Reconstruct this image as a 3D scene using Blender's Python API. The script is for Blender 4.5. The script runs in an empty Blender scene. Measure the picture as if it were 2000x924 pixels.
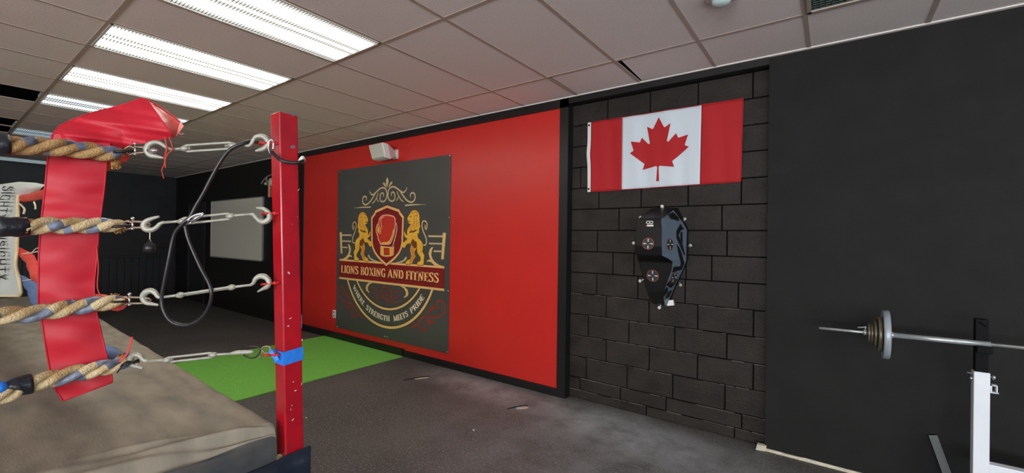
import bpy, bmesh, math, random
from math import sin, cos, pi, radians, hypot, atan2, sqrt
from mathutils import Vector, Matrix
from mathutils.geometry import tessellate_polygon
random.seed(7)
SC = bpy.context.scene
COL = SC.collection

# ------------------------------------------------------------------ camera, world, light, exposure
CAM_H = 1.554
YAW, PITCH, ROLL, FPX = 0.6343, 0.0025, 0.0134, 848.1
FWD = Vector((-sin(YAW) * cos(PITCH), cos(YAW) * cos(PITCH), sin(PITCH)))
_r = Vector((cos(YAW), sin(YAW), 0)); _u = _r.cross(FWD)
RGT = _r * cos(ROLL) + _u * sin(ROLL)
UPV = -_r * sin(ROLL) + _u * cos(ROLL)
cd = bpy.data.cameras.new('camera'); cam = bpy.data.objects.new('camera', cd); COL.objects.link(cam)
cd.sensor_width = 36; cd.lens = FPX * 36 / 2000; cd.clip_start = 0.02; cd.clip_end = 100
M = Matrix((RGT, UPV, -FWD)).transposed().to_4x4(); M.translation = Vector((0, 0, CAM_H))
cam.matrix_world = M
SC.camera = cam
SC.view_settings.view_transform = 'Standard'
SC.view_settings.look = 'None'
SC.view_settings.exposure = 0.0
SC.view_settings.gamma = 1.0
SC.view_settings.use_curve_mapping = False

W = bpy.data.worlds.new('daylight'); SC.world = W; W.use_nodes = True
W.node_tree.nodes['Background'].inputs[0].default_value = (0.62, 0.80, 1.0, 1)
W.node_tree.nodes['Background'].inputs[1].default_value = 1.2

XF, XB, YW, YN, H = -13.05, 4.2, 3.717, -6.3, 2.92     # room: far wall, near wall, main wall, opposite wall, ceiling

def area(name, loc, rot, sx, sy, power, color):
    l = bpy.data.lights.new(name, 'AREA'); l.shape = 'RECTANGLE'; l.size = sx; l.size_y = sy
    l.energy = power; l.color = color
    o = bpy.data.objects.new(name, l); COL.objects.link(o); o.location = loc; o.rotation_euler = rot
    return o
DAY = (0.90, 0.96, 1.0)
# daylight through the windows in the near wall (x = 4.2) and in the wall opposite the red one
area('window_daylight', (XB - 0.10, 1.0, 1.75), (0, radians(108), 0), 1.4, 2.5, 40, DAY)
area('window_daylight', (XB - 0.10, -3.2, 1.75), (0, radians(122), 0), 1.4, 2.9, 170, DAY)
area('window_daylight', (0.9, YN + 0.10, 1.75), (radians(128), 0, 0), 4.6, 1.4, 480, DAY)

# ------------------------------------------------------------------ helpers
def P(px, py, d):
    """the point d metres in front of the lens plane seen at photo pixel px, py"""
    return Vector((0, 0, CAM_H)) + FWD * d + RGT * ((px - 1000) / FPX * d) + UPV * ((462 - py) / FPX * d)

def _ray(px, py):
    return FWD + RGT * ((px - 1000) / FPX) + UPV * ((462 - py) / FPX)
def onY(px, py, y):
    d = _ray(px, py); return Vector((0, 0, CAM_H)) + d * (y / d.y)
def onX(px, py, x):
    d = _ray(px, py); return Vector((0, 0, CAM_H)) + d * (x / d.x)
def onZ(px, py, z):
    d = _ray(px, py); return Vector((0, 0, CAM_H)) + d * ((z - CAM_H) / d.z)

def wloc(o):
    v = Vector((0, 0, 0))
    while o is not None:
        v = v + o.location; o = o.parent
    return v

def tag(o, label=None, cat=None, group=None, kind=None):
    if label: o['label'] = label
    if cat: o['category'] = cat
    if group: o['group'] = group
    if kind: o['kind'] = kind
    return o

def thing(name, loc, label, cat, group=None):
    o = bpy.data.objects.new(name, None); COL.objects.link(o); o.location = loc
    o.empty_display_size = 0.1
    return tag(o, label, cat, group)

class MB:
    def __init__(s): s.v = []; s.f = []; s.m = []; s.sm = []
    def add(s, vs, fs, mi=0, smooth=False):
        n = len(s.v); s.v += [Vector(v) for v in vs]
        for f in fs: s.f.append([n + i for i in f]); s.m.append(mi); s.sm.append(smooth)
    def box(s, lo, hi, mi=0):
        (a, b, c), (d, e, f) = lo, hi
        s.add([(a,b,c),(d,b,c),(d,e,c),(a,e,c),(a,b,f),(d,b,f),(d,e,f),(a,e,f)],
              [(0,3,2,1),(4,5,6,7),(0,1,5,4),(1,2,6,5),(2,3,7,6),(3,0,4,7)], mi)
    def obox(s, c, ax, ay, az, mi=0):
        """box with centre c and half-axis vectors"""
        c = Vector(c); vs = []
        for k in (-1, 1):
            for i, j in ((-1,-1),(1,-1),(1,1),(-1,1)): vs.append(c + ax*i + ay*j + az*k)
        s.add(vs, [(0,3,2,1),(4,5,6,7),(0,1,5,4),(1,2,6,5),(2,3,7,6),(3,0,4,7)], mi)
    def bevbox(s, lo, hi, b, mi=0):
        bm = bmesh.new(); bmesh.ops.create_cube(bm, size=1)
        for v in bm.verts:
            v.co = Vector([lo[i] + (v.co[i] + .5) * (hi[i] - lo[i]) for i in range(3)])
        bmesh.ops.bevel(bm, geom=bm.edges[:], offset=b, segments=2, profile=.6, affect='EDGES')
        s.frombm(bm, mi)
    def frombm(s, bm, mi=0, smooth=False):
        bm.verts.ensure_lookup_table(); bm.verts.index_update()
        s.add([v.co.copy() for v in bm.verts], [[v.index for v in f.verts] for f in bm.faces], mi, smooth); bm.free()
    def tube(s, pts, r, seg=10, mi=0, caps=True, closed=False, flat=None, mfun=None):
        pts = [Vector(p) for p in pts]; n = len(pts)
        rr = r if isinstance(r, (list, tuple)) else [r] * n
        rings = []; up = None
        for i, p in enumerate(pts):
            a = pts[i-1] if (i > 0 or closed) else pts[i]
            b = pts[(i+1) % n] if (i < n-1 or closed) else pts[i]
            t = (b - a).normalized()
            if up is None:
                up = Vector((0, 0, 1)) if abs(t.z) < .9 else Vector((1, 0, 0))
            x = up - t * up.dot(t)
            if x.length < 1e-5: x = t.orthogonal()
            x.normalize(); y = t.cross(x); up = x
            ring = []
            for k in range(seg):
                ang = 2*pi*k/seg
                fl = flat if flat else 1
                ring.append(p + (x*cos(ang) + y*sin(ang)*fl) * rr[i])
            rings.append(ring)
        vs = [v for ring in rings for v in ring]; fs = []
        base = len(s.v); s.v += vs
        m = n if closed else n-1
        for i in range(m):
            j = (i+1) % n
            for k in range(seg):
                s.f.append([base+i*seg+k, base+i*seg+(k+1)%seg, base+j*seg+(k+1)%seg, base+j*seg+k])
                s.m.append(mfun(i, k) if mfun else mi); s.sm.append(True)
        if caps and not closed:
            s.f.append([base+k for k in range(seg)][::-1]); s.m.append(mfun(0, 0) if mfun else mi); s.sm.append(False)
            s.f.append([base+(n-1)*seg+k for k in range(seg)]); s.m.append(mfun(n-2, 0) if mfun else mi); s.sm.append(False)
    def cyl(s, a, b, r, seg=16, mi=0, r2=None):
        s.tube([a, b], [r, r if r2 is None else r2], seg, mi)
    def sphere(s, c, r, seg=12, mi=0, sc=(1,1,1)):
        bm = bmesh.new(); bmesh.ops.create_uvsphere(bm, u_segments=seg, v_segments=max(6, seg//2), radius=r)
        for v in bm.verts: v.co = Vector(c) + Vector((v.co.x*sc[0], v.co.y*sc[1], v.co.z*sc[2]))
        s.frombm(bm, mi, True)
    def lathe(s, prof, a, d, seg=32, mi=0):
        """profile of (distance along d, radius)"""
        d = Vector(d).normalized(); x = d.orthogonal().normalized(); y = d.cross(x); a = Vector(a)
        base = len(s.v)
        for t, r in prof:
            for k in range(seg):
                s.v.append(a + d*t + (x*cos(2*pi*k/seg) + y*sin(2*pi*k/seg))*r)
        for i in range(len(prof)-1):
            for k in range(seg):
                s.f.append([base+i*seg+k, base+i*seg+(k+1)%seg, base+(i+1)*seg+(k+1)%seg, base+(i+1)*seg+k]); s.m.append(mi); s.sm.append(True)
        for i in (0, len(prof)-1):
            s.f.append([base+i*seg+k for k in range(seg)]); s.m.append(mi); s.sm.append(False)
    def poly(s, pts, mi=0):
        pts = [Vector(p) for p in pts]
        s.add(pts, [list(t) for t in tessellate_polygon([pts])], mi)
    def grid(s, rows, mi=0, smooth=True, flip=False):
        n = len(rows); m = len(rows[0]); base = len(s.v)
        for r in rows: s.v += [Vector(p) for p in r]
        for i in range(n-1):
            for j in range(m-1):
                f = [base+i*m+j, base+i*m+j+1, base+(i+1)*m+j+1, base+(i+1)*m+j]
                s.f.append(f[::-1] if flip else f); s.m.append(mi); s.sm.append(smooth)
    def build(s, name, mats, parent=None, autosmooth=False, origin=None):
        if not isinstance(mats, (list, tuple)): mats = [mats]
        me = bpy.data.meshes.new(name)
        if origin is None:
            if parent is not None: origin = wloc(parent)
            else:
                xs = [v.x for v in s.v]; ys = [v.y for v in s.v]; zs = [v.z for v in s.v]
                origin = Vector(((min(xs)+max(xs))/2, (min(ys)+max(ys))/2, min(zs)))
        origin = Vector(origin)
        me.from_pydata([tuple(v - origin) for v in s.v], [], s.f)
        for m in mats: me.materials.append(m)
        me.polygons.foreach_set('material_index', s.m)
        me.polygons.foreach_set('use_smooth', s.sm)
        me.update()
        bm = bmesh.new(); bm.from_mesh(me); bmesh.ops.recalc_face_normals(bm, faces=bm.faces[:]); bm.to_mesh(me); bm.free()
        o = bpy.data.objects.new(name, me); COL.objects.link(o)
        if parent is not None:
            o.parent = parent; o.location = origin - wloc(parent)
        else: o.location = origin
        return o

def spline(pts, n=8, closed=False):
    """smooth curve through the points (any dimension)"""
    pts = [Vector(p) for p in pts]; out = []; N = len(pts)
    rng = N if closed else N-1
    for i in range(rng):
        p1 = pts[i]; p2 = pts[(i+1) % N]
        p0 = pts[i-1] if (i > 0 or closed) else p1*2 - p2
        p3 = pts[(i+2) % N] if (i < N-2 or closed) else p2*2 - p1
        for k in range(n):
            t = k/n; out.append(.5*((2*p1) + (p2-p0)*t + (2*p0-5*p1+4*p2-p3)*t*t + (3*p1-p0-3*p2+p3)*t*t*t))
    if not closed: out.append(pts[-1].copy())
    return out

def lin(x, tab):
    if x <= tab[0][0]: return tab[0][1]
    for (a, u), (b, v) in zip(tab, tab[1:]):
        if x <= b: return u + (v-u)*(x-a)/(b-a)
    return tab[-1][1]

# ------------------------------------------------------------------ materials
def srgb(r, g, b):
    f = lambda c: (c/255/12.92) if c/255 <= .04045 else ((c/255+.055)/1.055)**2.4
    return (f(r), f(g), f(b), 1)

def mat(name, col, rough=.6, metal=0, spec=.5, var=0, vscale=8, bump=0, bscale=60, stretch=None, col2=None, coat=0, ramp=(.35, .65), detail=4):
    m = bpy.data.materials.new(name); m.use_nodes = True; nt = m.node_tree; N = nt.nodes; L = nt.links
    b = N['Principled BSDF']; b.inputs['Base Color'].default_value = col; b.inputs['Roughness'].default_value = rough
    b.inputs['Metallic'].default_value = metal; b.inputs['Specular IOR Level'].default_value = spec
    if coat: b.inputs['Coat Weight'].default_value = coat; b.inputs['Coat Roughness'].default_value = .15
    tc = N.new('ShaderNodeTexCoord'); mp = N.new('ShaderNodeMapping'); L.new(tc.outputs['Object'], mp.inputs[0])
    if stretch: mp.inputs['Scale'].default_value = stretch
    if var or col2:
        nz = N.new('ShaderNodeTexNoise'); nz.inputs['Scale'].default_value = vscale; nz.inputs['Detail'].default_value = detail
        L.new(mp.outputs[0], nz.inputs['Vector'])
        cr = N.new('ShaderNodeValToRGB'); cr.color_ramp.elements[0].position = ramp[0]; cr.color_ramp.elements[1].position = ramp[1]
        c2 = col2 if col2 else tuple(min(1, c*(1+var)) for c in col[:3]) + (1,)
        c1 = col if col2 else tuple(c*(1-var) for c in col[:3]) + (1,)
        cr.color_ramp.elements[0].color = c1; cr.color_ramp.elements[1].color = c2
        L.new(nz.outputs['Fac'], cr.inputs[0]); L.new(cr.outputs[0], b.inputs['Base Color'])
    if bump:
        n2 = N.new('ShaderNodeTexNoise'); n2.inputs['Scale'].default_value = bscale; n2.inputs['Detail'].default_value = 3
        L.new(mp.outputs[0], n2.inputs['Vector'])
        bp = N.new('ShaderNodeBump'); bp.inputs['Strength'].default_value = bump; bp.inputs['Distance'].default_value = .01
        L.new(n2.outputs['Fac'], bp.inputs['Height']); L.new(bp.outputs[0], b.inputs['Normal'])
    return m

RED_WALL = mat('red_wall_paint', srgb(206, 42, 36), .34, spec=.6, var=.04, vscale=2, bump=.08, bscale=140)
BLACK_WALL = mat('black_wall_paint', (.014, .0125, .0115, 1), .6, spec=.3, var=.15, vscale=3, bump=.1, bscale=120)
BLOCK = mat('black_block_paint', (.026, .0205, .0175, 1), .6, spec=.25, var=.25, vscale=5, bump=.5, bscale=70)
LEDGE = mat('pale_ledge_highlight', (.26, .24, .21, 1), .9)
JOINT = mat('block_joint', (.004, .0035, .003, 1), .9, spec=.1)
TRIM_BLACK = mat('black_trim_paint', (.010, .009, .009, 1), .4)
FLATBLACK = mat('black_drywall_paint', (.0165, .0158, .0148, 1), .7, spec=.18, var=.10, vscale=6, bump=.1, bscale=160)
NAVY = mat('dark_navy_panel', (.021, .022, .026, 1), .5, var=.2, vscale=4)
NAVY_D = mat('dark_navy_groove', (.006, .006, .008, 1), .7)
TILE = mat('ceiling_tile', srgb(242, 230, 226), .95, spec=.1, var=.05, vscale=90, bump=.35, bscale=220)
TBAR = mat('ceiling_grid_metal', srgb(186, 168, 156), .6)
PLENUM = mat('dark_ceiling_void', (.012, .018, .019, 1), .9)
WHITE_EDGE = mat('raw_white_edge', srgb(214, 206, 184), .8, var=.12, vscale=30, bump=.6, bscale=60)
POSTER = mat('charcoal_poster_print', (.074, .070, .064, 1), .42, var=.06, vscale=2)
WB_M = mat('whiteboard_surface', srgb(236, 232, 216), .3)
WB_F = mat('whiteboard_aluminium', srgb(190, 192, 195), .35, metal=.6)
WHITE_P = mat('white_plastic', srgb(232, 230, 224), .4)
GREYW = mat('pale_grille', srgb(205, 203, 188), .5)
RED_POST = mat('red_post_enamel', srgb(188, 14, 32), .28, col2=srgb(160, 12, 34), vscale=6, bump=.1, bscale=30, coat=.3)
CHIP = mat('chipped_white_spots', srgb(226, 190, 186), .6)
CHIPG = mat('bare_steel_spots', srgb(110, 108, 118), .5)
BLUE_TAPE = mat('blue_tape', srgb(40, 130, 235), .45, var=.1, vscale=40, bump=.2, bscale=80)
RED_EN = mat('red_eye_bolt', srgb(196, 28, 28), .35)
GALV = mat('galvanised_steel', srgb(172, 170, 158), .5, metal=.35, var=.12, vscale=40, bump=.2, bscale=120)
CHROME = mat('bright_steel', srgb(205, 205, 208), .22, metal=.85)
DARKST = mat('dark_steel', srgb(60, 56, 52), .35, metal=.8)
BRONZE = mat('rusty_shackle_steel', srgb(150, 128, 108), .35, metal=.7, var=.25, vscale=50)
ROPE = mat('tan_rope_fibre', srgb(196, 156, 104), .85, col2=srgb(146, 106, 64), vscale=14, bump=.9, bscale=150, ramp=(.4, .72))
ROPE2 = mat('pale_rope_fibre', srgb(226, 204, 160), .85, col2=srgb(188, 152, 102), vscale=14, bump=.9, bscale=150, ramp=(.4, .7))
FRAY = mat('frayed_rope_fibre', srgb(196, 142, 78), .9, col2=srgb(116, 76, 40), vscale=30, bump=1, bscale=90)
TAPE_G = mat('worn_grey_tape', srgb(136, 146, 166), .35, col2=srgb(78, 80, 96), vscale=22, bump=.4, bscale=60)
TAPE_K = mat('black_tape', srgb(34, 36, 44), .35, var=.3, vscale=20, bump=.5, bscale=40)
VINYL = mat('red_vinyl', srgb(192, 28, 46), .5, spec=.35, var=.03, vscale=3, bump=.05, bscale=6)
VINYL_F = mat('red_vinyl_inside', srgb(216, 92, 84), .4, bump=.2, bscale=20)
VINYL_E = mat('frayed_vinyl_edge', srgb(236, 150, 134), .7)
TIE_R = mat('red_tie_cord', srgb(214, 60, 56), .7)
CORD_W = mat('white_cord', srgb(222, 208, 184), .8)
RUBBER = mat('black_rubber_tube', (.016, .015, .017, 1), .32)
PADW = mat('off_white_vinyl', srgb(206, 208, 200), .45, var=.05, vscale=6, bump=.2, bscale=18)
PADE = mat('cream_piping', srgb(232, 214, 170), .6)
INK = mat('black_ink', (.012, .012, .014, 1), .5)
ROPE_RED = mat('red_rope_cover', srgb(226, 62, 46), .5, var=.12, vscale=20, bump=.6, bscale=40)
ROPE_BLU = mat('blue_rope_cover', srgb(92, 122, 172), .6, var=.12, vscale=20, bump=.6, bscale=50)
BAG_K = mat('black_bag_vinyl', (.010, .0095, .009, 1), .33, spec=.35, var=.1, vscale=6, bump=.12, bscale=16)
BAG_G = mat('blue_grey_bag_vinyl', srgb(100, 114, 130), .4, var=.05, vscale=6)
BAG_W = mat('white_print', srgb(226, 226, 224), .5)
BAG_R = mat('red_print', srgb(168, 74, 58), .5)
BAG_T = mat('dark_target_print', srgb(48, 46, 46), .45)
FLAG_R = mat('flag_red', srgb(180, 26, 32), .8, bump=.1, bscale=90)
FLAG_W = mat('flag_white', srgb(214, 222, 230), .8, bump=.1, bscale=90)
WHITE_EN = mat('white_rack_enamel', srgb(236, 240, 246), .32, var=.03, vscale=6)
BLACK_EN = mat('black_rack_enamel', (.005, .005, .0055, 1), .6, spec=.1)
PLATE_G = mat('grey_plate_enamel', srgb(160, 168, 176), .35, metal=.2)
PLATE_B = mat('worn_bronze_plate', srgb(112, 104, 88), .4, metal=.45, var=.15, vscale=20)
BAR_M = mat('steel_bar', srgb(196, 200, 200), .3, metal=.6)
BRACE = mat('dark_grey_brace', srgb(52, 55, 55), .45)
CLOTH_D = mat('dark_canvas_edge', srgb(58, 62, 68), .8, spec=.25, col2=srgb(84, 82, 78), vscale=6, bump=.15, bscale=40)
APRON = mat('dark_blue_black_vinyl', srgb(26, 36, 50), .3, var=.2, vscale=5, bump=.5, bscale=10)
FRAME_W = mat('painted_window_frame', srgb(200, 200, 196), .5)
DOOR_K = mat('near_wall_paint', srgb(206, 200, 192), .8)

def glass_mat():
    m = bpy.data.materials.new('window_glass'); m.use_nodes = True; N = m.node_tree.nodes; L = m.node_tree.links
    N.clear(); o = N.new('ShaderNodeOutputMaterial'); mx = N.new('ShaderNodeMixShader'); t = N.new('ShaderNodeBsdfTransparent'); g = N.new('ShaderNodeBsdfGlossy')
    g.inputs['Roughness'].default_value = .02; mx.inputs[0].default_value = .08
    L.new(t.outputs[0], mx.inputs[1]); L.new(g.outputs[0], mx.inputs[2]); L.new(mx.outputs[0], o.inputs[0]); return m
GLASS = glass_mat()

def lens_mat(name, strength, warm, cool, seed=0, dim=1.0, floorv=.25):
    """prismatic diffuser: two tubes glow through a fine square lattice"""
    m = bpy.data.materials.new(name); m.use_nodes = True; nt = m.node_tree; N = nt.nodes; L = nt.links
    N.clear(); o = N.new('ShaderNodeOutputMaterial'); e = N.new('ShaderNodeEmission'); L.new(e.outputs[0], o.inputs[0])
    tc = N.new('ShaderNodeTexCoord'); sp = N.new('ShaderNodeSeparateXYZ'); L.new(tc.outputs['Object'], sp.inputs[0])
    def math_(op, a, b=None, c=None):
        n = N.new('ShaderNodeMath'); n.operation = op
        for i, q in enumerate((a, b, c)):
            if q is None: continue
            if isinstance(q, (int, float)): n.inputs[i].default_value = q
            else: L.new(q, n.inputs[i])
        return n.outputs[0]
    X, Y = sp.outputs[0], sp.outputs[1]
    def bell(x0, w):
        d = math_('DIVIDE', math_('SUBTRACT', X, x0), w); return math_('POWER', 2.718, math_('MULTIPLY', math_('MULTIPLY', d, d), -1.0))
    t = math_('ADD', bell(-.15, .05), bell(.15, .05)); t = math_('ADD', t, math_('MULTIPLY', bell(0, .02), .3))
    gx = math_('GREATER_THAN', math_('FRACT', math_('MULTIPLY', X, 52)), .28)
    gy = math_('GREATER_THAN', math_('FRACT', math_('MULTIPLY', Y, 52)), .28)
    g = math_('MULTIPLY', gx, gy)
    g = math_('ADD', math_('MULTIPLY', g, .92), .08)
    v = math_('MULTIPLY', math_('ADD', math_('MULTIPLY', t, 1.0), floorv), g)
    L.new(math_('MULTIPLY', v, strength), e.inputs['Strength'])
    mix = N.new('ShaderNodeMix'); mix.data_type = 'RGBA'; L.new(gx, mix.inputs[0])
    mix.inputs[6].default_value = warm; mix.inputs[7].default_value = cool; L.new(mix.outputs[2], e.inputs['Color'])
    return m

def floor_mat():
    m = bpy.data.materials.new('speckled_rubber_floor'); m.use_nodes = True; nt = m.node_tree; N = nt.nodes; L = nt.links
    b = N['Principled BSDF']; b.inputs['Roughness'].default_value = .62; b.inputs['Specular IOR Level'].default_value = .4
    tc = N.new('ShaderNodeTexCoord')
    def noise(scale, detail=3, rough=.5):
        n = N.new('ShaderNodeTexNoise'); n.inputs['Scale'].default_value = scale; n.inputs['Detail'].default_value = detail; n.inputs['Roughness'].default_value = rough
        L.new(tc.outputs['Object'], n.inputs['Vector']); return n.outputs['Fac']
    def ramp(f, p0, c0, p1, c1):
        r = N.new('ShaderNodeValToRGB'); r.color_ramp.elements[0].position = p0; r.color_ramp.elements[0].color = c0
        r.color_ramp.elements[1].position = p1; r.color_ramp.elements[1].color = c1; L.new(f, r.inputs[0]); return r.outputs[0]
    def mix(f, a, c, mode='MIX'):
        x = N.new('ShaderNodeMix'); x.data_type = 'RGBA'; x.blend_type = mode
        if isinstance(f, (int, float)): x.inputs[0].default_value = f
        else: L.new(f, x.inputs[0])
        for i, q in ((6, a), (7, c)):
            if isinstance(q, tuple): x.inputs[i].default_value = q
            else: L.new(q, x.inputs[i])
        return x.outputs[2]
    base = ramp(noise(1.6, 4), .35, (.074, .070, .066, 1), .7, (.115, .107, .100, 1))
    spk = ramp(noise(62, 3, .8), .55, (0, 0, 0, 1), .68, (1, 1, 1, 1))
    c = mix(spk, base, (.36, .34, .33, 1))
    # chalky scuffed dust trodden in along the foot of the wall
    geo = N.new('ShaderNodeSeparateXYZ'); L.new(tc.outputs['Object'], geo.inputs[0])
    def blob(cx, cy, sx, sy):
        mp = N.new('ShaderNodeMapping'); mp.inputs['Location'].default_value = (-cx/sx, -cy/sy, 0); mp.inputs['Scale'].default_value = (1/sx, 1/sy, 0)
        L.new(tc.outputs['Object'], mp.inputs[0]); ln = N.new('ShaderNodeVectorMath'); ln.operation = 'LENGTH'; L.new(mp.outputs[0], ln.inputs[0])
        r = N.new('ShaderNodeMapRange'); r.inputs[1].default_value = 1.0; r.inputs[2].default_value = 0.1; r.clamp = True; L.new(ln.outputs['Value'], r.inputs[0]); return r.outputs[0]
    dn = ramp(noise(3.2, 7, .7), .34, (.25, .25, .25, 1), .62, (1, 1, 1, 1))
    for cx, cy, sx, sy, k in ((-1.40, 3.35, .85, .50, 1.0), (-2.7, 3.45, 1.4, .36, .8), (-.7, 3.25, .9, .55, .55), (-1.4, 2.8, 2.0, 1.0, .35)):
        bl = N.new('ShaderNodeMath'); bl.operation = 'MULTIPLY'; L.new(blob(cx, cy, sx, sy), bl.inputs[0]); L.new(dn, bl.inputs[1])
        b2 = N.new('ShaderNodeMath'); b2.operation = 'MULTIPLY'; L.new(bl.outputs[0], b2.inputs[0]); b2.inputs[1].default_value = k
        c = mix(b2.outputs[0], c, (.44, .46, .48, 1))
    L.new(c, b.inputs['Base Color'])
    bp = N.new('ShaderNodeBump'); bp.inputs['Strength'].default_value = .5; bp.inputs['Distance'].default_value = .004
    L.new(noise(110, 2), bp.inputs['Height']); L.new(bp.outputs[0], b.inputs['Normal'])
    return m
FLOOR = floor_mat()
TURF = mat('green_turf', srgb(160, 240, 116), .9, spec=.15, col2=srgb(128, 214, 84), vscale=120, bump=1, bscale=260, ramp=(.3, .75))
CANVAS = mat('worn_canvas', srgb(156, 146, 129), .85, spec=.2, col2=srgb(124, 117, 107), vscale=2.6, bump=.10, bscale=30, stretch=(1.6, 4.5, 1), ramp=(.3, .7), detail=8)

# ------------------------------------------------------------------ the room
def struct(mb, name, mats, parent=None):
    o = mb.build(name, mats, parent)
    if parent is None: o['kind'] = 'structure'
    return o
ZT = 3.34
m = MB(); m.box((XF-.1, YN-.1, -.12), (XB+.1, 3.95, 0)); m.build('floor', FLOOR, origin=(0, 0, 0))['kind'] = 'structure'

X0, YA, TX, TY = -1.9697, 1.9278, .61, 1.22
LIGHTS = {(-2, -1): 'bright', (-4, -1): 'bright', (-6, -1): 'bright', (-8, -1): 'mid', (-12, -1): 'dim', (-18, -1): 'dim', (-10, -3): 'bright', (-14, -3): 'bright'}  # last two are unseen fixtures, added to brighten the far part of the room
OPEN = {(-8, -2), (-12, -2), (-11, -2)}
DARKPANEL = (3, 0)
m = MB(); bars = MB()
ks = range(-19, 11); js = range(-7, 2)
for k in ks:
    for j in js:
        a = max(XF, X0 + TX*k); b = min(XB, X0 + TX*(k+1)); c = max(YN, YA + TY*j); d = min(3.80 if k in (0, 1, 2) else YW+.01, YA + TY*(j+1))
        if b <= a or d <= c: continue
        if (k, j) in LIGHTS or (k, j) in OPEN or (k, j) == DARKPANEL: continue
        z = H + .004
        if j == 1 and k == 0: m.poly([(a+.03, c, z), (b, c, z), (b, d, z), (a+.018, d, z)])
        elif j == 1 and k == 1: m.poly([(a+.05, c, z), (b, c, z), (b, d-.10, z), (a+.03, d-.13, z)])
        else: m.poly([(a, c, z), (b, c, z), (b, d, z), (a, d, z)])
struct(m, 'ceiling', TILE)
for k in ks:
    x = X0 + TX*k
    if XF < x < XB: bars.box((x-.012, YN, H+.001), (x+.012, YW, H+.012))
for j in js:
    y = YA + TY*j
    if YN < y < YW:
        for k in ks:
            a = max(XF, X0+TX*k+.012); b = min(XB, X0+TX*(k+1)-.012)
            if b > a: bars.box((a, y-.012, H+.001), (b, y+.012, H+.012))
struct(bars, 'trim_1', TBAR)
m = MB(); m.box((XF, 3.690, H-.004), (XB, 3.717, H+.010)); struct(m, 'trim_2', TILE)
m = MB(); m.box((XF-.1, YN-.1, ZT-.04), (XB+.1, 3.95, ZT+.06)); struct(m, 'ceiling', PLENUM)

# right-hand wall: black far part, red part, block recess, flat black part
m = MB(); m.box((XF-.1, YW, 0), (-7.02, 3.95, ZT)); struct(m, 'wall_right', BLACK_WALL)
m = MB(); m.box((-7.02, YW, 0), (-2.12, 3.95, ZT)); struct(m, 'wall_right', [RED_WALL])
m = MB(); m.box((-.384, YW, .022), (XB+.1, 3.95, ZT)); struct(m, 'wall_right', FLATBLACK)
m = MB()                                                      # raw strip left bare under the flat black wall
pts = []
random.seed(3)
xx = -.40
top = []
while xx < XB:
    top.append((xx, .020 + random.uniform(-.003, .004))); xx += random.uniform(.03, .08)
top.append((XB, .02))
for (a, za), (b, zb) in zip(top, top[1:]):
    m.add([(a, YW-.004, 0), (b, YW-.004, 0), (b, YW-.004, zb), (a, YW-.004, za), (b, YW+.02, zb), (a, YW+.02, za)], [(0, 1, 2, 3), (3, 2, 4, 5)])
m.obox((-.405, YW-.004, .022), Vector((.03, .005, 0)), Vector((0, .02, 0)), Vector((.004, 0, .02)))
struct(m, 'baseboard_right', WHITE_EDGE)
# black frame round the red part
m = MB()
m.box((-7.02, YW-.014, 2.832), (-2.065, YW, H)); m.box((-2.160, YW-.014, 0), (-2.12, YW, H)); m.box((-2.12, YW-.014, 0), (-2.065, 3.95, H+.01)); m.box((-7.02, YW-.014, .08), (-6.99, YW, 2.84))
struct(m, 'trim_3', TRIM_BLACK)
m = MB(); m.bevbox((-7.02, YW-.040, 0), (-4.44, YW, .098), .006); m.bevbox((-4.44, YW-.020, 0), (-2.16, YW, .080), .005)
struct(m, 'baseboard_right', TRIM_BLACK)
m = MB(); m.box((-2.066, YW-.012, 2.862), (-.384, 3.81, H)); struct(m, 'trim_4', TRIM_BLACK)

# block wall in the recess: every block stands a little proud of its mortar
m = MB(); YB = 3.800
m.box((-2.10, YB+.006, 0), (-.35, 3.95, ZT), 1)
rows = {0: [-1.89-.20, -1.479, -1.076, -.672], 1: [-1.8885, -1.4793, -1.0764, -.672], 2: [-1.6857, -1.28, -.88, -.4747], 3: [-1.872, -1.468, -1.065, -.662],
        4: [-1.69, -1.287, -.8824, -.478], 5: [-1.79, -1.39, -.985, -.5843], 6: [-1.63, -1.4288, -.7802-.2, -.7802+.0], 7: [-1.7879, -1.37, -.97, -.6696],
        8: [-1.576, -1.198, -.709], 9: [-1.7779, -1.37, -.97, -.5719], 10: [-1.975, -1.57, -1.17, -.77], 11: [-1.80, -1.4, -1.0, -.6]}
random.seed(5)
def blockrow(z0, z1, xs):
    e = [-2.07] + [x for x in xs if -2.04 < x < -.40] + [-.38]
    for a, b in zip(e, e[1:]):
        dy = random.uniform(-.0015, .0015)
        m.bevbox((a+.005, YB-.004+dy, z0+.0045), (b-.0045, YB+.02, z1-.0045), .003)
        if z1 < 1.15:                                             # pale strips: light caught on the ledge over the block, painted in
            q = a+.004
            while q < b-.02:
                e_ = min(b-.005, q+random.uniform(.04, .16))
                if random.random() < .8: m.box((q, YB-.002+dy, z1-.006), (e_, YB+.005, z1-.006+random.uniform(.0015, .0035)), 2)
                q = e_ + random.uniform(.0, .02)
blockrow(0, .085, [-1.3, -.6])
blockrow(.085, .2015, [-1.95, -1.54, -1.13, -.55])
for r in range(1, 14):
    z0 = .2015 + .2045*(r-1); xs = rows.get(r) or [-1.9+.2*(r % 2), -1.5+.2*(r % 2), -1.1+.2*(r % 2), -.7+.2*(r % 2)]
    blockrow(z0, min(z0+.2045, 2.90), xs)
# chipped scar on one joint
for i in range(26):
    x = -1.47 + random.uniform(0, .19); z = .405 - random.uniform(0, .07)*(1-abs(x+1.37)/.14)
    m.obox((x, YB-.003, z), Vector((.012, 0, random.uniform(-.006, .006))), Vector((0, .003, 0)), Vector((.001, 0, .0018)), 0)
struct(m, 'wall_right', [BLOCK, JOINT, LEDGE])

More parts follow.
